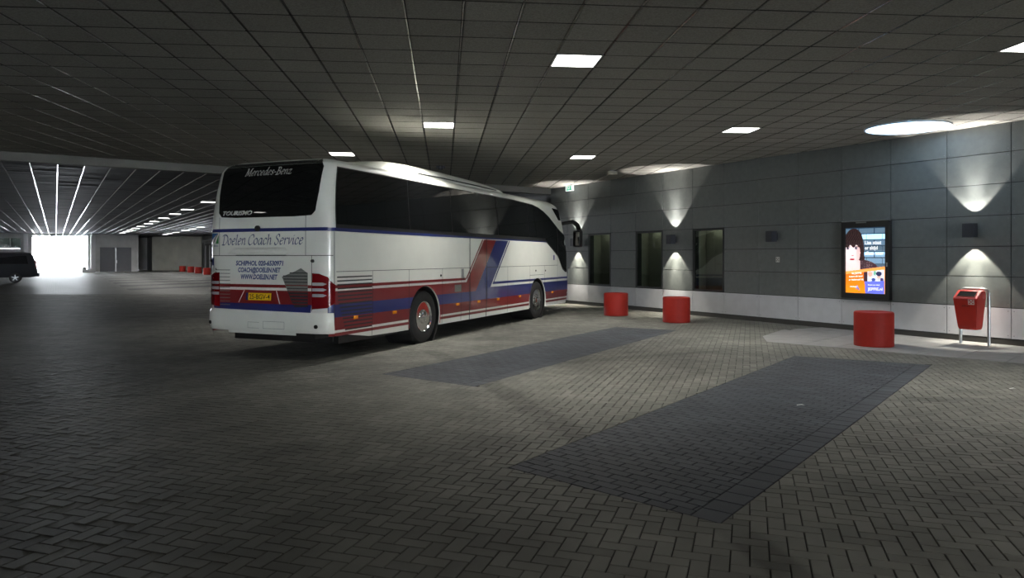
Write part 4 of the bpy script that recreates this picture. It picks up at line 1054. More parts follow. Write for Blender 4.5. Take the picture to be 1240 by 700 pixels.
for x, z in ((X0+0.045, 1.50),): MB().bbox((x-0.012, 0.113, z-0.045), (x+0.012, 0.125, z+0.045), 0.004).build('lock', M_STEEL, pc)
MB().box((-0.05, 0.113, Z1-0.035), (0.2, 0.12, Z1-0.012)).build('maker_plate', M_STEEL, pc)
# printed sheet: colour per cell, x to the right in the picture, y down, both 0..1
def ell(x, y, cx, cy, rx, ry): return ((x-cx)/rx)**2+((y-cy)/ry)**2
def print_colour(x, y):
    bw = (0.50, 0.63, 0.73)
    row = y*11.0; r = int(row); fx = (x*2.6+0.5*(r % 2)+0.15) % 1.0
    shade = [0.75, 1.65, 0.8, 0.62, 1.05, 0.95, 0.66, 0.62, 0.6, 0.6, 0.6, 0.6][min(r, 11)]
    c = tuple(k*shade for k in bw)
    if (row % 1.0) < 0.12 or fx < 0.035: c = (0.16, 0.24, 0.32)
    if 0.35 < y < 0.42: c = tuple(min(1, k*1.25) for k in c)
    # coat, neck
    if y > 0.47 and ell(x, y, 0.38, 0.66, 0.46, 0.17) < 1 and x > 0.30: k_ = math.sin(x*61+3*math.sin(y*47))*math.sin(y*83+2*math.sin(x*39)); c = (0.27+0.22*max(0, k_), 0.20+0.2*max(0, k_), 0.22+0.2*max(0, k_))
    if y > 0.45 and x < 0.36 and ell(x, y, 0.10, 0.62, 0.30, 0.22) < 1: c = (0.93, 0.84, 0.83)
    # hair mass
    if ell(x, y, 0.205, 0.215, 0.235, 0.205) < 1 or (0.33 < x < 0.46+0.1*(y-0.3) and 0.2 < y < 0.5): c = (0.17, 0.13, 0.13) if (x*60+math.sin(y*20)*2) % 2 < 1.3 else (0.26, 0.20, 0.20)
    # face
    if ell(x, y, 0.165, 0.385, 0.205, 0.19) < 1 and y > 0.285 + 0.02*math.sin(x*40):
        c = (0.97, 0.90, 0.89)
        if x > 0.27: c = (0.90, 0.74, 0.73)
        for ex in (0.055, 0.265):
            if ell(x, y, ex, 0.315, 0.05, 0.017) < 1: c = (0.70, 0.66, 0.72)
            if ell(x, y, ex, 0.316, 0.022, 0.017) < 1: c = (0.12, 0.12, 0.17)
            if abs(y-0.292) < 0.007 and abs(x-ex) < 0.06: c = (0.45, 0.36, 0.36)
        if ell(x, y, 0.175, 0.425, 0.035, 0.010) < 1: c = (0.72, 0.50, 0.52)
        if ell(x, y, 0.165, 0.485, 0.07, 0.014) < 1: c = (0.70, 0.22, 0.27)
    # tilted banner
    top = 0.672-0.085*x
    if y > top:
        if x < 0.47+0.045*(y-0.7)*2: c = (0.98, 0.42+0.18*(y-0.62)/0.4, 0.10+0.2*(y-0.8 if y > 0.8 else 0))
        else: c = (0.42, 0.46, 0.88)
        if y < top+0.045 or x > 0.955: c = (1.0, 0.66, 0.34)
        elif x > 0.455 and y < 0.835-0.03*x:
            c = (0.88, 0.90, 0.92)
            if x < 0.55: c = (0.27, 0.20, 0.22)
            elif ell(x, y, 0.62, 0.71, 0.06, 0.04) < 1: c = (0.86, 0.68, 0.62)
            elif ell(x, y, 0.83, 0.70, 0.07, 0.035) < 1: c = (0.20, 0.22, 0.34)
            elif ell(x, y, 0.83, 0.75, 0.05, 0.03) < 1: c = (0.84, 0.70, 0.66)
            elif ell(x, y, 0.70, 0.79, 0.05, 0.025) < 1: c = (0.30, 0.36, 0.62)
            elif ell(x, y, 0.90, 0.79, 0.04, 0.03) < 1: c = (0.28, 0.25, 0.45)
            elif ell(x, y, 0.73, 0.69, 0.03, 0.04) < 1: c = (0.45, 0.70, 0.60)
    return c
PX0, PX1, PZ0, PZ1 = X0+0.092, X1-0.092, Z0+0.125, Z1-0.135
NX, NY = 96, 144; vs = []; fs = []; cols_ = []
for j in range(NY+1):
    for i in range(NX+1): vs.append((PX1-(PX1-PX0)*i/NX, 0.072, PZ1-(PZ1-PZ0)*j/NY))
for j in range(NY):
    for i in range(NX):
        a = j*(NX+1)+i; fs.append((a, a+NX+1, a+NX+2, a+1)); cols_.append(print_colour((i+.5)/NX, (j+.5)/NY))
sheet = MB().add(vs, fs).build('printed_sheet', None, pc, fix=False)
me = sheet.data; ca = me.color_attributes.new('print', 'FLOAT_COLOR', 'CORNER'); flat = []
for c in cols_:
    q = [v**2.2 for v in c] + [1.0]; flat += q*4
ca.data.foreach_set('color', flat)
mp = bpy.data.materials.new('backlit_print'); mp.use_nodes = True; nt = mp.node_tree; b = nt.nodes['Principled BSDF']
at = nt.nodes.new('ShaderNodeVertexColor'); at.layer_name = 'print'
nt.links.new(at.outputs['Color'], b.inputs['Base Color']); nt.links.new(at.outputs['Color'], b.inputs['Emission Color']); b.inputs['Emission Strength'].default_value = POSTER_L; b.inputs['Roughness'].default_value = 0.15
me.materials.append(mp)
M_PRINTW = mat('print_white', (0.9, 0.9, 0.9, 1), 0.4, emit=((1, 1, 1, 1), POSTER_L)); M_PRINTB = mat('print_blue', (0.1, 0.15, 0.5, 1), 0.4, emit=((0.12, 0.16, 0.55, 1), POSTER_L))
def poster_text(t, x, y, w, h, mt=M_PRINTW, tilt=0.0, bold=0.02):
    v, f = text_mesh(t, w*(PX1-PX0), h*(PZ1-PZ0), 0.0, bold); c, s = math.cos(tilt), math.sin(tilt)
    MB().add([(PX1-(PX1-PX0)*x-(a*c-b_*s), 0.075, PZ1-(PZ1-PZ0)*y+a*s+b_*c) for a, b_ in v], f).build('print_lettering', mt, sheet, fix=False)
poster_text('Lisa staat', 0.49, 0.255, 0.40, 0.052); poster_text('er altijd', 0.49, 0.335, 0.31, 0.052); poster_text('alleen voor', 0.49, 0.415, 0.45, 0.052)
poster_text('Bij JEPPIE', 0.16, 0.715, 0.25, 0.026, tilt=0.06); poster_text('hoort elk kind', 0.09, 0.765, 0.34, 0.026, tilt=0.06); poster_text('er helemaal bij', 0.08, 0.815, 0.37, 0.026, tilt=0.06)
poster_text('stichting', 0.11, 0.915, 0.20, 0.022, tilt=0.0); poster_text('Kom nu naar', 0.57, 0.882, 0.29, 0.022, tilt=0.03); poster_text('JEPPIE.nl', 0.56, 0.955, 0.36, 0.042, tilt=0.03)
MB().add([(PX1-(PX1-PX0)*x, 0.0745, PZ1-(PZ1-PZ0)*y) for x, y in ((0.27, 0.885), (0.30, 0.88), (0.36, 0.955), (0.33, 0.96), (0.30, 0.93), (0.26, 0.95))], [(0, 1, 2, 3, 4, 5)]).build('print_mark', M_PRINTB, sheet)
MB().box((PX0, 0.086, PZ0), (PX1, 0.09, PZ1)).build('cover_glass', None, pc)
cg = bpy.data.materials.new('clear_cover'); cg.use_nodes = True; nt = cg.node_tree; b = nt.nodes['Principled BSDF']; nt.nodes.remove(b)
out = [n for n in nt.nodes if n.type == 'OUTPUT_MATERIAL'][0]; t1 = nt.nodes.new('ShaderNodeBsdfTransparent'); g1 = nt.nodes.new('ShaderNodeBsdfGlossy'); g1.inputs['Roughness'].default_value = 0.03
mx = nt.nodes.new('ShaderNodeMixShader'); mx.inputs[0].default_value = 0.05; nt.links.new(t1.outputs[0], mx.inputs[1]); nt.links.new(g1.outputs[0], mx.inputs[2]); nt.links.new(mx.outputs[0], out.inputs[0])
[o for o in pc.children if o.name.startswith('cover_glass')][0].data.materials.append(cg)

# ================================================================== LITTER BIN
lb = tag(empty('litter_bin', (8.755, 13.92, 0), math.atan2(WD.y, WD.x)), 'red litter bin on a steel hoop frame in front of the wall', 'litter bin')
# local x along the wall, y into the room (front)
hb = MB()
sec = [(0.30, 0.155, 0.02, 0.235), (0.36, 0.165, 0.0, 0.255), (0.86, 0.215, 0.0, 0.315), (0.885, 0.222, 0.0, 0.325)]
for z, w, y0, y1 in sec: hb.v += [(-w, y0, z), (w, y0, z), (w, y1, z), (-w, y1, z)]
hb.f += [(3, 2, 1, 0)]
for i in range(len(sec)-1):
    for j in range(4): hb.f.append((i*4+j, i*4+(j+1) % 4, (i+1)*4+(j+1) % 4, (i+1)*4+j))
n = len(hb.v); hb.v += [(-0.222, 0.0, 1.02), (0.222, 0.0, 1.02), (0.222, 0.13, 1.04), (-0.222, 0.13, 1.04), (0.222, 0.0, 1.03), (-0.222, 0.0, 1.03)]
t0 = (len(sec)-1)*4
hb.f += [(t0+2, t0+3, n+3, n+2), (t0+0, t0+1, n+1, n+0), (n+0, n+1, n+2, n+3), (t0+1, t0+2, n+2, n+1), (t0+3, t0+0, n+0, n+3)]
o = hb.build('bin_body', M_REDPL, lb)
bvm = bmesh.new(); bvm.from_mesh(o.data); bmesh.ops.remove_doubles(bvm, verts=bvm.verts[:], dist=1e-4); loose = [v for v in bvm.verts if not v.link_faces]; bmesh.ops.delete(bvm, geom=loose, context='VERTS')
bmesh.ops.bevel(bvm, geom=bvm.edges[:], offset=0.012, segments=2, affect='EDGES'); bmesh.ops.recalc_face_normals(bvm, faces=bvm.faces[:]); bvm.to_mesh(o.data); bvm.free()
# mouth on the sloping hood
hd0, hd1 = Vector((0, 0.325, 0.885)), Vector((0, 0.13, 1.04)); nrm = Vector((0, (hd1-hd0).z, -(hd1-hd0).y)).normalized()
c = lambda x, t, k: Vector((x, 0, 0)) + hd0.lerp(hd1, t) + nrm*k
MB().add([c(-0.165, .22, .004), c(0.165, .22, .004), c(0.155, .80, .004), c(-0.155, .80, .004)], [(0, 1, 2, 3)]).build('mouth', mat('bin_mouth_dark', (0.008, 0.008, 0.008, 1), 0.95, spec=0.05), lb)
rim = MB(); q4 = [c(-0.17, .20, .004), c(0.17, .20, .004), c(0.16, .82, .004), c(-0.16, .82, .004), c(-0.17, .20, .004)]; rim.tube(q4, 0.008, 6); rim.build('mouth_rim', M_REDPL, lb)
v, f = text_mesh('afval', 0.16, 0.03, 0.2, 0.0)
MB().add([(0.06-a*0.9, 0.318-(0.86-0.74-b_)*0.12+0.003, 0.735+b_) for a, b_ in v], f).build('bin_lettering', M_BLACK, lb, fix=False)
lg = MB(); lg.add([(x, 0.3055+(z-0.78)*0.12+0.004, z) for x, z in ((-0.06, 0.775), (-0.17, 0.775), (-0.17, 0.87), (-0.06, 0.87))], [(0, 1, 2, 3)]); lg.build('bin_sticker', M_LETW, lb)
lg = MB()
for x, z in ((-0.085, 0.85), (-0.145, 0.85), (-0.115, 0.825), (-0.085, 0.80), (-0.145, 0.80)): lg.add([(x+dx, 0.3055+(z+dz-0.78)*0.12+0.006, z+dz) for dx, dz in ((.013, -.012), (-.013, -.012), (-.013, .012), (.013, .012))], [(0, 1, 2, 3)])
lg.build('sticker_pictogram', M_REDPL, lb)
hoop = [(-0.255, -0.03, 0.0), (-0.255, -0.03, 0.5), (-0.255, -0.03, 0.93)] + [(-0.255+0.1*(1-math.cos(t)), -0.03, 0.96+0.10*math.sin(t)) for t in [i*math.pi/12 for i in range(1, 7)]] + [(0.255-0.1*(1-math.cos(t)), -0.03, 0.96+0.10*math.sin(t)) for t in [i*math.pi/12 for i in range(6, 0, -1)]] + [(0.255, -0.03, 0.93), (0.255, -0.03, 0.5), (0.255, -0.03, 0.0)]
MB().tube(hoop, 0.027, 12).build('hoop_frame', M_STEEL, lb, smooth=True)

# ================================================================== SMALL CEILING THINGS
ex = tag(empty('exit_sign', wallp(14.45, 0.16, 4.01), math.atan2(WD.y, WD.x)), 'small white and green illuminated exit sign under the ceiling edge', 'sign')
MB().bbox((-0.22, -0.03, 0.0), (0.22, 0.03, 0.19), 0.01).build('sign_box', M_EXITW, ex)
g = MB()
g.box((-0.17, 0.031, 0.02), (0.17, 0.033, 0.06)); g.add([(0.10, .033, .15), (0.05, .033, .06), (0.09, .033, .06), (0.14, .033, .15)], [(0, 1, 2, 3)]); g.box((-0.13, 0.031, 0.06), (-0.05, 0.033, 0.17)); g.box((0.0, 0.031, 0.09), (0.06, 0.033, 0.16)); g.build('running_figure', M_EXITG, ex)
MB().box((-0.02, -0.01, 0.19), (0.02, 0.01, CEIL-4.01)).build('hanger', M_WHITEP, ex)
def ceil_at(px, py): y = F_PX*(CEIL-EYE)/(HOR-py); return ((px-620)/F_PX*y, y)
x, y = ceil_at(741, 206.5)
dt = tag(empty('smoke_detector', (x, y, CEIL), -TA), 'small beige detector box on the ceiling near the exit sign', 'detector')
MB().bbox((-0.14, -0.10, -0.13), (0.14, 0.10, -0.02), 0.015).build('box', mat('beige_plastic', (0.30, 0.28, 0.22, 1), 0.6), dt); MB().lathe([(0, -0.02), (0.06, -0.02), (0.06, 0.0), (0, 0.0)], 16).build('mount', M_WHITEP, dt)
x, y = ceil_at(533.5, 201)
cm = tag(empty('ceiling_sensor', (x, y, CEIL)), 'small dark sensor cluster on the ceiling just above the coach roof', 'sensor')
MB().lathe([(0, -0.10), (0.06, -0.10), (0.08, -0.05), (0.09, 0.0), (0, 0.0)], 16).build('housing', M_ANTH, cm, smooth=True); MB().bbox((-0.12, -0.05, -0.07), (-0.06, 0.05, 0.0), 0.01).build('bracket', M_ANTH, cm); MB().bbox((0.06, -0.05, -0.07), (0.12, 0.05, 0.0), 0.01).build('bracket', M_ANTH, cm)

# ================================================================== FAR HALL
HC = CEIL
SA, SB = 95.0, 112.0
p_ = [bl+BNF*0.3-BDIR*10, Vector(CORNER[:2])+BNF*0.3+BDIR*8, Vector(hall(118, 24)[:2]), Vector(hall(118, -24)[:2])]
m = MB(); m.add([(q.x, q.y, HC+0.05) for q in p_]+[(q.x, q.y, HC+0.3) for q in p_], [(3, 2, 1, 0), (4, 5, 6, 7), (0, 1, 5, 4), (1, 2, 6, 5), (2, 3, 7, 6), (3, 0, 4, 7)])
hceil = tag(m.build('ceiling', M_VOID), 'dark strip ceiling of the far hall with shining rails', kind='structure')
he = edges_ccw([tuple(q) for q in (bl+BNF*0.32-BDIR*6, Vector(CORNER[:2])+BNF*0.32+BDIR*5, Vector(hall(112, 19)[:2]), Vector(hall(112, -16)[:2]))])
mb = MB()
PH = 0.645; L0 = 0.05
for i in range(-24, 26):
    for j in range(22, 175):
        s0 = j*0.645; l0 = L0+i*PH
        c = hall(s0+0.32, l0+0.32)
        if not inside(c, he, 0.0): continue
        g1, g2 = 0.012, 0.018
        poly = [tuple(hall(s0+g1, l0+g2)[:2]), tuple(hall(s0+g1, l0+PH-g2)[:2]), tuple(hall(s0+0.645-g1, l0+PH-g2)[:2]), tuple(hall(s0+0.645-g1, l0+g2)[:2])]
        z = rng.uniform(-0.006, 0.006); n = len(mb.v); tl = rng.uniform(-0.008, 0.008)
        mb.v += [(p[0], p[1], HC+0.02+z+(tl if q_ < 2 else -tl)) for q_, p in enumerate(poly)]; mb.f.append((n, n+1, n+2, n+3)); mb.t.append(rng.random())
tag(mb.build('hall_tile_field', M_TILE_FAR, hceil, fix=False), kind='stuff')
for i in range(-24, 26):
    l = L0+i*PH; s0 = None; s1 = None; s = 12.0
    while s < 116:
        if inside(hall(s, l), he, 0.0):
            if s0 is None: s0 = s
            s1 = s
        s += 0.5
    if s0 is None or s1-s0 < 1: continue
    mb = MB(); pts = []; s = s0
    k = int((s1-s0)/3.0)+1
    for q in range(k):                                         # slightly uneven lengths of rail, butt-jointed
        a = s0+(s1-s0)*q/k; b = s0+(s1-s0)*(q+1)/k; dz = rng.uniform(-0.004, 0.004); dl = rng.uniform(-0.004, 0.004)
        A, B, C, D = hall(a, l-0.016+dl), hall(b, l-0.016-dl), hall(b, l+0.016-dl), hall(a, l+0.016+dl)
        mb.add([(A.x, A.y, HC+dz), (B.x, B.y, HC-dz), (C.x, C.y, HC-dz), (D.x, D.y, HC+dz), (A.x, A.y, HC+0.03), (B.x, B.y, HC+0.03), (C.x, C.y, HC+0.03), (D.x, D.y, HC+0.03)], [(0, 3, 2, 1), (0, 1, 5, 4), (3, 7, 6, 2)])
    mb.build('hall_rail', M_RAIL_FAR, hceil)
# far ceiling lights
row1 = [(975, 251), (902, 287), (838, 308), (782, 327), (734, 343), (707, 353), (667, 366), (640, 375), (615, 384), (592, 391), (573, 397)]
row2 = [(943, 370), (900, 378), (861, 385), (818, 394), (789, 400), (763, 404)]
lm = MB().box((-0.29, -0.29, -0.012), (0.29, 0.29, 0.012)).mesh('diffuser', M_PANEL_EM2); fm = MB()
for s in (-1, 1): fm.box((s*0.30-0.012, -0.312, -0.016), (s*0.30+0.012, 0.312, 0.02)); fm.box((-0.288, s*0.30-0.012, -0.016), (0.288, s*0.30+0.012, 0.02))
fm = fm.mesh('frame', M_WHITEP)
for rown, row, base in (('longer', row1, 5.98), ('shorter', row2, 10.47)):
    for i, (cx, cy) in enumerate(row):
        px, py = cx/3.889, 180+cy/3.889; y = F_PX*(HC-EYE)/(HOR-py); x = (px-620)/F_PX*y; s = x*HD.x+y*HD.y
        s = min(s, 91.5 if rown == 'longer' else 96); c = hall(s, base, HC)
        L_ = tag(empty('ceiling_light', c, math.atan2(HN.y, HN.x)), 'far hall ceiling light, %s in the %s row, counted from the coach' % (ORD[i] if i else 'first', rown), 'ceiling light', 'square lights of the far hall')
        la = bpy.data.lights.new('panel_beam', 'AREA'); la.shape = 'SQUARE'; la.size = 0.55; la.energy = 60.0; la.color = (1.0, 0.97, 0.92); lo = bpy.data.objects.new('panel_beam', la); link(lo, L_); lo.location = (0, 0, -0.03)
        a = bpy.data.objects.new('diffuser', lm); link(a, L_); a = bpy.data.objects.new('frame', fm); link(a, L_)
# end wall with the bright gateway
hr = math.atan2(HN.y, HN.x)                                  # local x = across the hall to the right, y = along the hall
hallf = lambda s, l: tuple(hall(s, l, 0))
def hbox(mb, l0, l1, s0, s1, z0, z1):
    mb.box((l0, s0, z0), (l1, s1, z1), Matrix.Rotation(hr, 4, 'Z')); return mb
GL, GR = -2.15, 3.05                                          # the gateway
w = MB(); hbox(w, -6.6, -3.2, SA, SA+0.3, 0, 0.9); hbox(w, -16, -6.6, SA, SA+0.3, 0, 4.6); hbox(w, -3.2, GL, SA, SA+0.3, 0, 4.6); hbox(w, GR, 3.3, SA, SA+0.3, 0, 4.6); hbox(w, -6.6, -3.2, SA, SA+0.3, 4.0, 4.6); hbox(w, 3.3, 8.15, SA, SA+0.3, 0, 4.6); hbox(w, GL, GR, SA, SA+0.3, HC-0.12, 4.6)
tag(w.build('wall_back', M_CONC), 'far concrete end wall with the bright gateway', kind='structure')
w = MB(); hbox(w, 7.85, 8.15, SA+0.3, 108, 0, 4.6); hbox(w, 8.15, 12.0, 108, 108.3, 0, 4.6); hbox(w, 10.3, 10.6, 102.0, 108, 0, 4.6)
tag(w.build('wall_back', M_CONC), 'dim concrete recess right of the grey double door', kind='structure')
w = MB(); A = hall(102, 10.3); B = hall(98.6, 15.5); dd = (B-A); ll = dd.length
w.box((0, 0, 0), (ll, 0.3, 4.6), Matrix.Translation(A) @ Matrix.Rotation(math.atan2(dd.y, dd.x), 4, 'Z'))
tag(w.build('wall_back', mat('olive_concrete', (0.62, 0.61, 0.53, 1), 0.75, noise=0.15, nscale=0.9)), 'olive grey angled end wall behind the far bollards', kind='structure')
# portal to guide the daylight through the gateway
pl_ = bpy.data.lights.new('daylight_portal', 'AREA'); pl_.shape = 'RECTANGLE'; pl_.size = GR-GL; pl_.size_y = HC-0.12
pl_.cycles.is_portal = True
po = bpy.data.objects.new('daylight_portal', pl_); COL.objects.link(po); c = hall(SA+0.32, (GL+GR)/2, (HC-0.12)/2); po.location = c
po.rotation_euler = Vector((-HD.x, -HD.y, 0)).to_track_quat('-Z', 'Z').to_euler()
pl2 = bpy.data.lights.new('daylight_portal', 'AREA'); pl2.shape = 'RECTANGLE'; pl2.size = 14.0; pl2.size_y = 4.1; pl2.cycles.is_portal = True
po = bpy.data.objects.new('daylight_portal', pl2); COL.objects.link(po); po.location = hall(-62.32, -14.0, 2.05); po.rotation_euler = Vector((HD.x, HD.y, 0)).to_track_quat('-Z', 'Z').to_euler()  # serves the added opening behind the camera
# white reveals of the gateway and low kerb block on its right
def hthing(name, lab, cat, kind=None, group=None): return tag(empty(name, (0, 0, 0), hr), lab, cat if not kind else None, group, kind)
t_ = hthing('trim_2', 'pale pilasters beside the bright gateway', None, 'structure')
for l0, l1, q in ((GL-0.75, GL-0.35, 0.5), (GR+0.30, GR+0.75, 0.9), (-6.9, -6.45, 0.5)):
    MB().box((l0, SA-q, 0), (l1, SA-0.001, 4.20)).build('pilaster', M_WHITEP, t_)
kb = hthing('kerb_block', 'low pale kerb block at the right foot of the gateway', 'kerb')
MB().bbox((GR-0.55, SA-2.2, 0), (GR+0.75, SA-0.95, 0.32), 0.04).build('kerb_top', M_WHITEP, kb); MB().bbox((GR-0.55, SA-2.1, 0.32), (GR-0.15, SA-1.0, 0.62), 0.04).build('kerb_step', M_CONC, kb)
# side window left of the gateway
ww = hthing('window_4', 'dark window with a white transom left of the gateway', None, 'structure')
MB().box((-6.6, SA+0.05, 0.9), (-3.2, SA+0.08, 4.0)).build('pane', M_GLASS, ww); MB().box((-6.6, SA-0.02, 2.0), (-3.2, SA+0.04, 2.55)).build('transom', M_WHITEP, ww)
MB().box((-4.15, SA-0.02, 2.55), (-4.05, SA+0.04, 3.7)).build('mullion', M_CONC, ww); MB().box((-6.6, SA-0.02, 3.7), (-3.2, SA+0.04, 4.0)).build('window_head', M_CONC, ww)
MB().box((-7.0, SA+1.6, 0.0), (-3.0, SA+1.8, 4.5)).build('room_wall', M_DARKIN, ww)
# double door
dr = hthing('door_1', 'grey steel double door right of the gateway', None, 'structure')
D0, D1, DH = 4.35, 7.35, 2.72
for a, b in ((D0, (D0+D1)/2-0.06), ((D0+D1)/2+0.06, D1)):
    d_ = MB().box((a, SA-0.06, 0.01), (b, SA-0.02, DH)).build('door_leaf', M_GREYDOOR, dr)
MB().box(((D0+D1)/2-0.05, SA-0.09, 0.01), ((D0+D1)/2+0.05, SA-0.02, DH)).build('centre_post', M_STEEL, dr)
MB().bbox(((D0+D1)/2+0.03, SA-0.16, 1.0), ((D0+D1)/2+0.13, SA-0.09, 1.30), 0.01).build('handle', M_WHITEP, dr)
mb = MB(); mb.box((D0-0.08, SA-0.04, 0), (D0, SA, DH+0.06)); mb.box((D1, SA-0.04, 0), (D1+0.08, SA, DH+0.06)); mb.box((D0, SA-0.04, DH), (D1, SA, DH+0.06)); mb.build('door_frame', M_GREYDOOR, dr)
# outside ground
w = MB(); hbox(w, -40, 40, SA+0.3, 140, -0.06, -0.03); tag(w.build('ground_outside', M_SLAB), 'sunlit pavement outside the gateway', kind='structure')
# right wall of the hall, beyond the panel wall; left and rear walls of the building
cl = CORNER.x*HN.x+CORNER.y*HN.y; cs = CORNER.x*HD.x+CORNER.y*HD.y
w = MB(); hbox(w, cl+0.2, cl+0.5, cs-0.4, 112, 0, 4.6)
hwall = tag(w.build('wall_right', M_CONC), 'pale side wall of the far hall beyond the panel wall', kind='structure')
w = MB(); hbox(w, -22.3, -22, -62, 40, 0, 4.6); hbox(w, -22, -15, 40, 40.3, 0, 4.6); hbox(w, -15.3, -15, 40.3, SA+0.3, 0, 4.6); tag(w.build('wall_left', M_DCONC), 'dark side wall out of the picture on the left', kind='structure')
w = MB(); hbox(w, -22, -21, -62.3, -62, 0, 4.6); hbox(w, -7, 15.3, -62.3, -62, 0, 4.6); hbox(w, -21, -7, -62.3, -62, 4.1, 4.6); hbox(w, 15.0, 15.3, -62, -2, 0, 4.6); tag(w.build('wall_front', M_DCONC), 'dark end wall with a wide gateway far behind the camera', kind='structure')  # wide opening added out of view so sky light reaches the coach
w = MB(); hbox(w, -22.3, 15.3, -62.3, -13.7, 4.30, 4.6); tag(w.build('ceiling', M_TILE), 'plain ceiling of the hall behind the camera', kind='structure')
w = MB(); hbox(w, 15.6, 16.0, 101, 112, 0, 4.6); hbox(w, 10.5, 16.0, 111.7, 112, 0, 4.6); tag(w.build('wall_back', M_DCONC), 'dark gap at the end of the far side wall', kind='structure')
# glazed doorway, lamp and pipe on that wall
gd = hthing('door_2', 'glazed doorway in the far side wall behind the red bollards', None, 'structure')
for a, b in ((91.0, 91.25), (94.0, 94.25), (97.0, 97.25)): MB().box((cl+0.05, a, 0), (cl+0.2, b, 3.1)).build('door_post', M_WHITEP, gd)
MB().box((cl+0.05, 91.0, 3.1), (cl+0.2, 97.25, 3.3)).build('door_head', M_FRAME, gd)
for a, b in ((91.25, 94.0), (94.25, 97.0)): MB().box((cl+0.12, a, 0.02), (cl+0.15, b, 3.1)).build('pane', M_GREYDOOR, gd)
pp = hthing('ceiling_pipe', 'pale pipe running under the ceiling along the far side wall', 'pipe')
MB().tube([(cl-0.15, 70, 3.72), (cl-0.15, 97, 3.72), (cl-0.15, 97.3, 3.66), (cl-0.15, 97.4, 3.5)], 0.09, 10).build('pipe_run', M_WHITEP, pp)
for s in (74, 80, 86, 92): MB().box((cl-0.20, s, 3.7), (cl+0.2, s+0.06, 3.86)).build('pipe_clip', M_STEEL, pp)
fl = hthing('wall_lamp', 'small dark wall lamp on the far side wall above the bollards', 'wall lamp')
MB().bbox((cl-0.12, 83.5, 2.05), (cl+0.06, 84.1, 2.35), 0.02).build('housing', M_ANTH, fl); MB().box((cl+0.05, 83.65, 2.1), (cl+0.2, 83.95, 2.3)).build('wall_plate', M_ANTH, fl)

# soffit and shop-front head seen over the coach front, right after the panel wall's corner
hd_ = hthing('trim_3', 'grey window head visible over the front of the coach', None, 'structure')
MB().box((cl-1.5, cs+2.2, 3.20), (cl+0.2, cs+2.5, 3.86)).build('head_board', M_CONC, hd_); MB().box((cl-1.3, cs+2.15, 3.30), (cl+0.1, cs+2.2, 3.72)).build('head_recess', M_GREYDOOR, hd_)

# ================================================================== VAN (local x forward-left, seen from its side)
vy = F_PX*EYE/(342.2-HOR); vx = (19-620)/F_PX*vy
van = tag(empty('van', (vx, vy, 0), math.radians(32)), 'dark van parked at the left edge before the gateway', 'van')
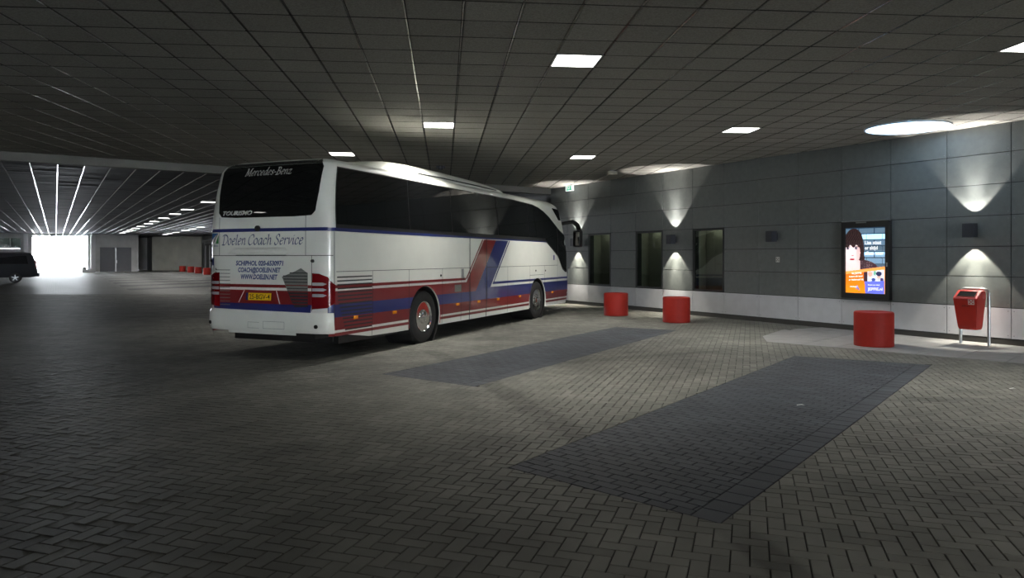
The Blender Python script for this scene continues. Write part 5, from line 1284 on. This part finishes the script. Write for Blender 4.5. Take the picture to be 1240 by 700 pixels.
# side profile, rear at +x; rear wheel at x=0, nose at -x
prof = [(1.12, 0.42), (1.20, 0.55), (1.18, 0.95), (1.12, 1.30), (0.92, 1.86), (0.80, 1.95), (-2.1, 1.95), (-2.5, 1.86), (-3.05, 1.22), (-3.75, 1.05), (-3.92, 0.85), (-3.95, 0.45), (-3.5, 0.35), (0.9, 0.35)]
b = MB().prism([(p[0], p[1]) for p in prof], -0.93, 0.93, Matrix.Rotation(math.pi/2, 4, 'X'))
vb = b.build('van_body', M_VAN, van); bv = bmesh.new(); bv.from_mesh(vb.data)
for v_ in bv.verts:
    if v_.co.z > 1.2: v_.co.y *= 0.86 if v_.co.z > 1.7 else 0.96
bmesh.ops.bevel(bv, geom=bv.edges[:], offset=0.06, segments=2, affect='EDGES'); bv.to_mesh(vb.data); bv.free()
for sd in (-1, 1):
    for x0, x1 in ((-0.95, 0.70), (-2.2, -1.05)):
        q = [(x0, 1.22), (x1, 1.22), (x1-0.1, 1.76), (x0, 1.76)]
        MB().add([(p[0], sd*(0.93*lerp(0.965, 0.865, (p[1]-1.2)/0.5)+0.01), p[1]) for p in q], [(0, 1, 2, 3)]).build('side_window', M_VANGLASS, van)
    for wx in (0.0, -2.95):
        mm = Matrix.Translation((wx, sd*0.82, 0.33)) @ Matrix.Rotation(-sd*math.pi/2, 4, 'X')
        wt = MB().lathe([(0.0, -0.1), (0.30, -0.1), (0.33, -0.07), (0.33, 0.09), (0.30, 0.115), (0.21, 0.11), (0.0, 0.10)], 28, mm).build('wheel', M_RUBBER, van, smooth=True)
        sp = MB()
        for i in range(5):
            a = 2*math.pi*i/5; sp.box((-0.025, 0.03, 0.105), (0.025, 0.20, 0.125), mm @ Matrix.Rotation(a, 4, 'Z'))
        sp.lathe([(0, 0.105), (0.05, 0.105), (0.04, 0.13), (0, 0.132)], 12, mm); sp.build('wheel_rim', M_SCREW, wt)
    MB().bbox((1.02, sd*0.80-0.07, 0.85), (1.17, sd*0.80+0.10, 1.45), 0.03).build('tail_lamp', M_LAMPRED, van)
    MB().bbox((-2.75, sd*1.0-0.09, 1.15), (-2.60, sd*1.0+0.09, 1.38), 0.04).build('door_mirror', M_BLACK, van)
MB().bbox((1.0, -0.90, 0.40), (1.32, 0.90, 0.62), 0.05).build('rear_bumper', M_VAN, van)
MB().add([(1.155, -0.72, 1.22), (1.155, 0.72, 1.22), (0.97, 0.66, 1.78), (0.97, -0.66, 1.78)], [(0, 1, 2, 3)]).build('rear_window', M_VANGLASS, van)
for sd in (-1, 1): MB().tube([(-1.9, sd*0.68, 1.99), (0.6, sd*0.68, 1.99)], 0.025, 8).build('roof_rail', M_STEEL, van)

# bits of litter on the paving
for i, (px, py, lab) in enumerate([(1226, 471, 'small white paper scrap on the paving at the right edge'), (969, 491, 'tiny pale leaf on the dark bay nearest the camera')]):
    y = F_PX*EYE/(py-HOR); x = (px-620)/F_PX*y
    MBx = MB().add([(-0.045, -0.02, 0.004), (0.0, -0.03, 0.014), (0.05, -0.01, 0.004), (0.03, 0.03, 0.010), (-0.03, 0.025, 0.004)], [(0, 1, 2, 3, 4)])
    tag(MBx.build('paper_scrap', M_LETW, loc=(x, y, 0.0)), lab, 'litter')
bpy.context.view_layer.update()
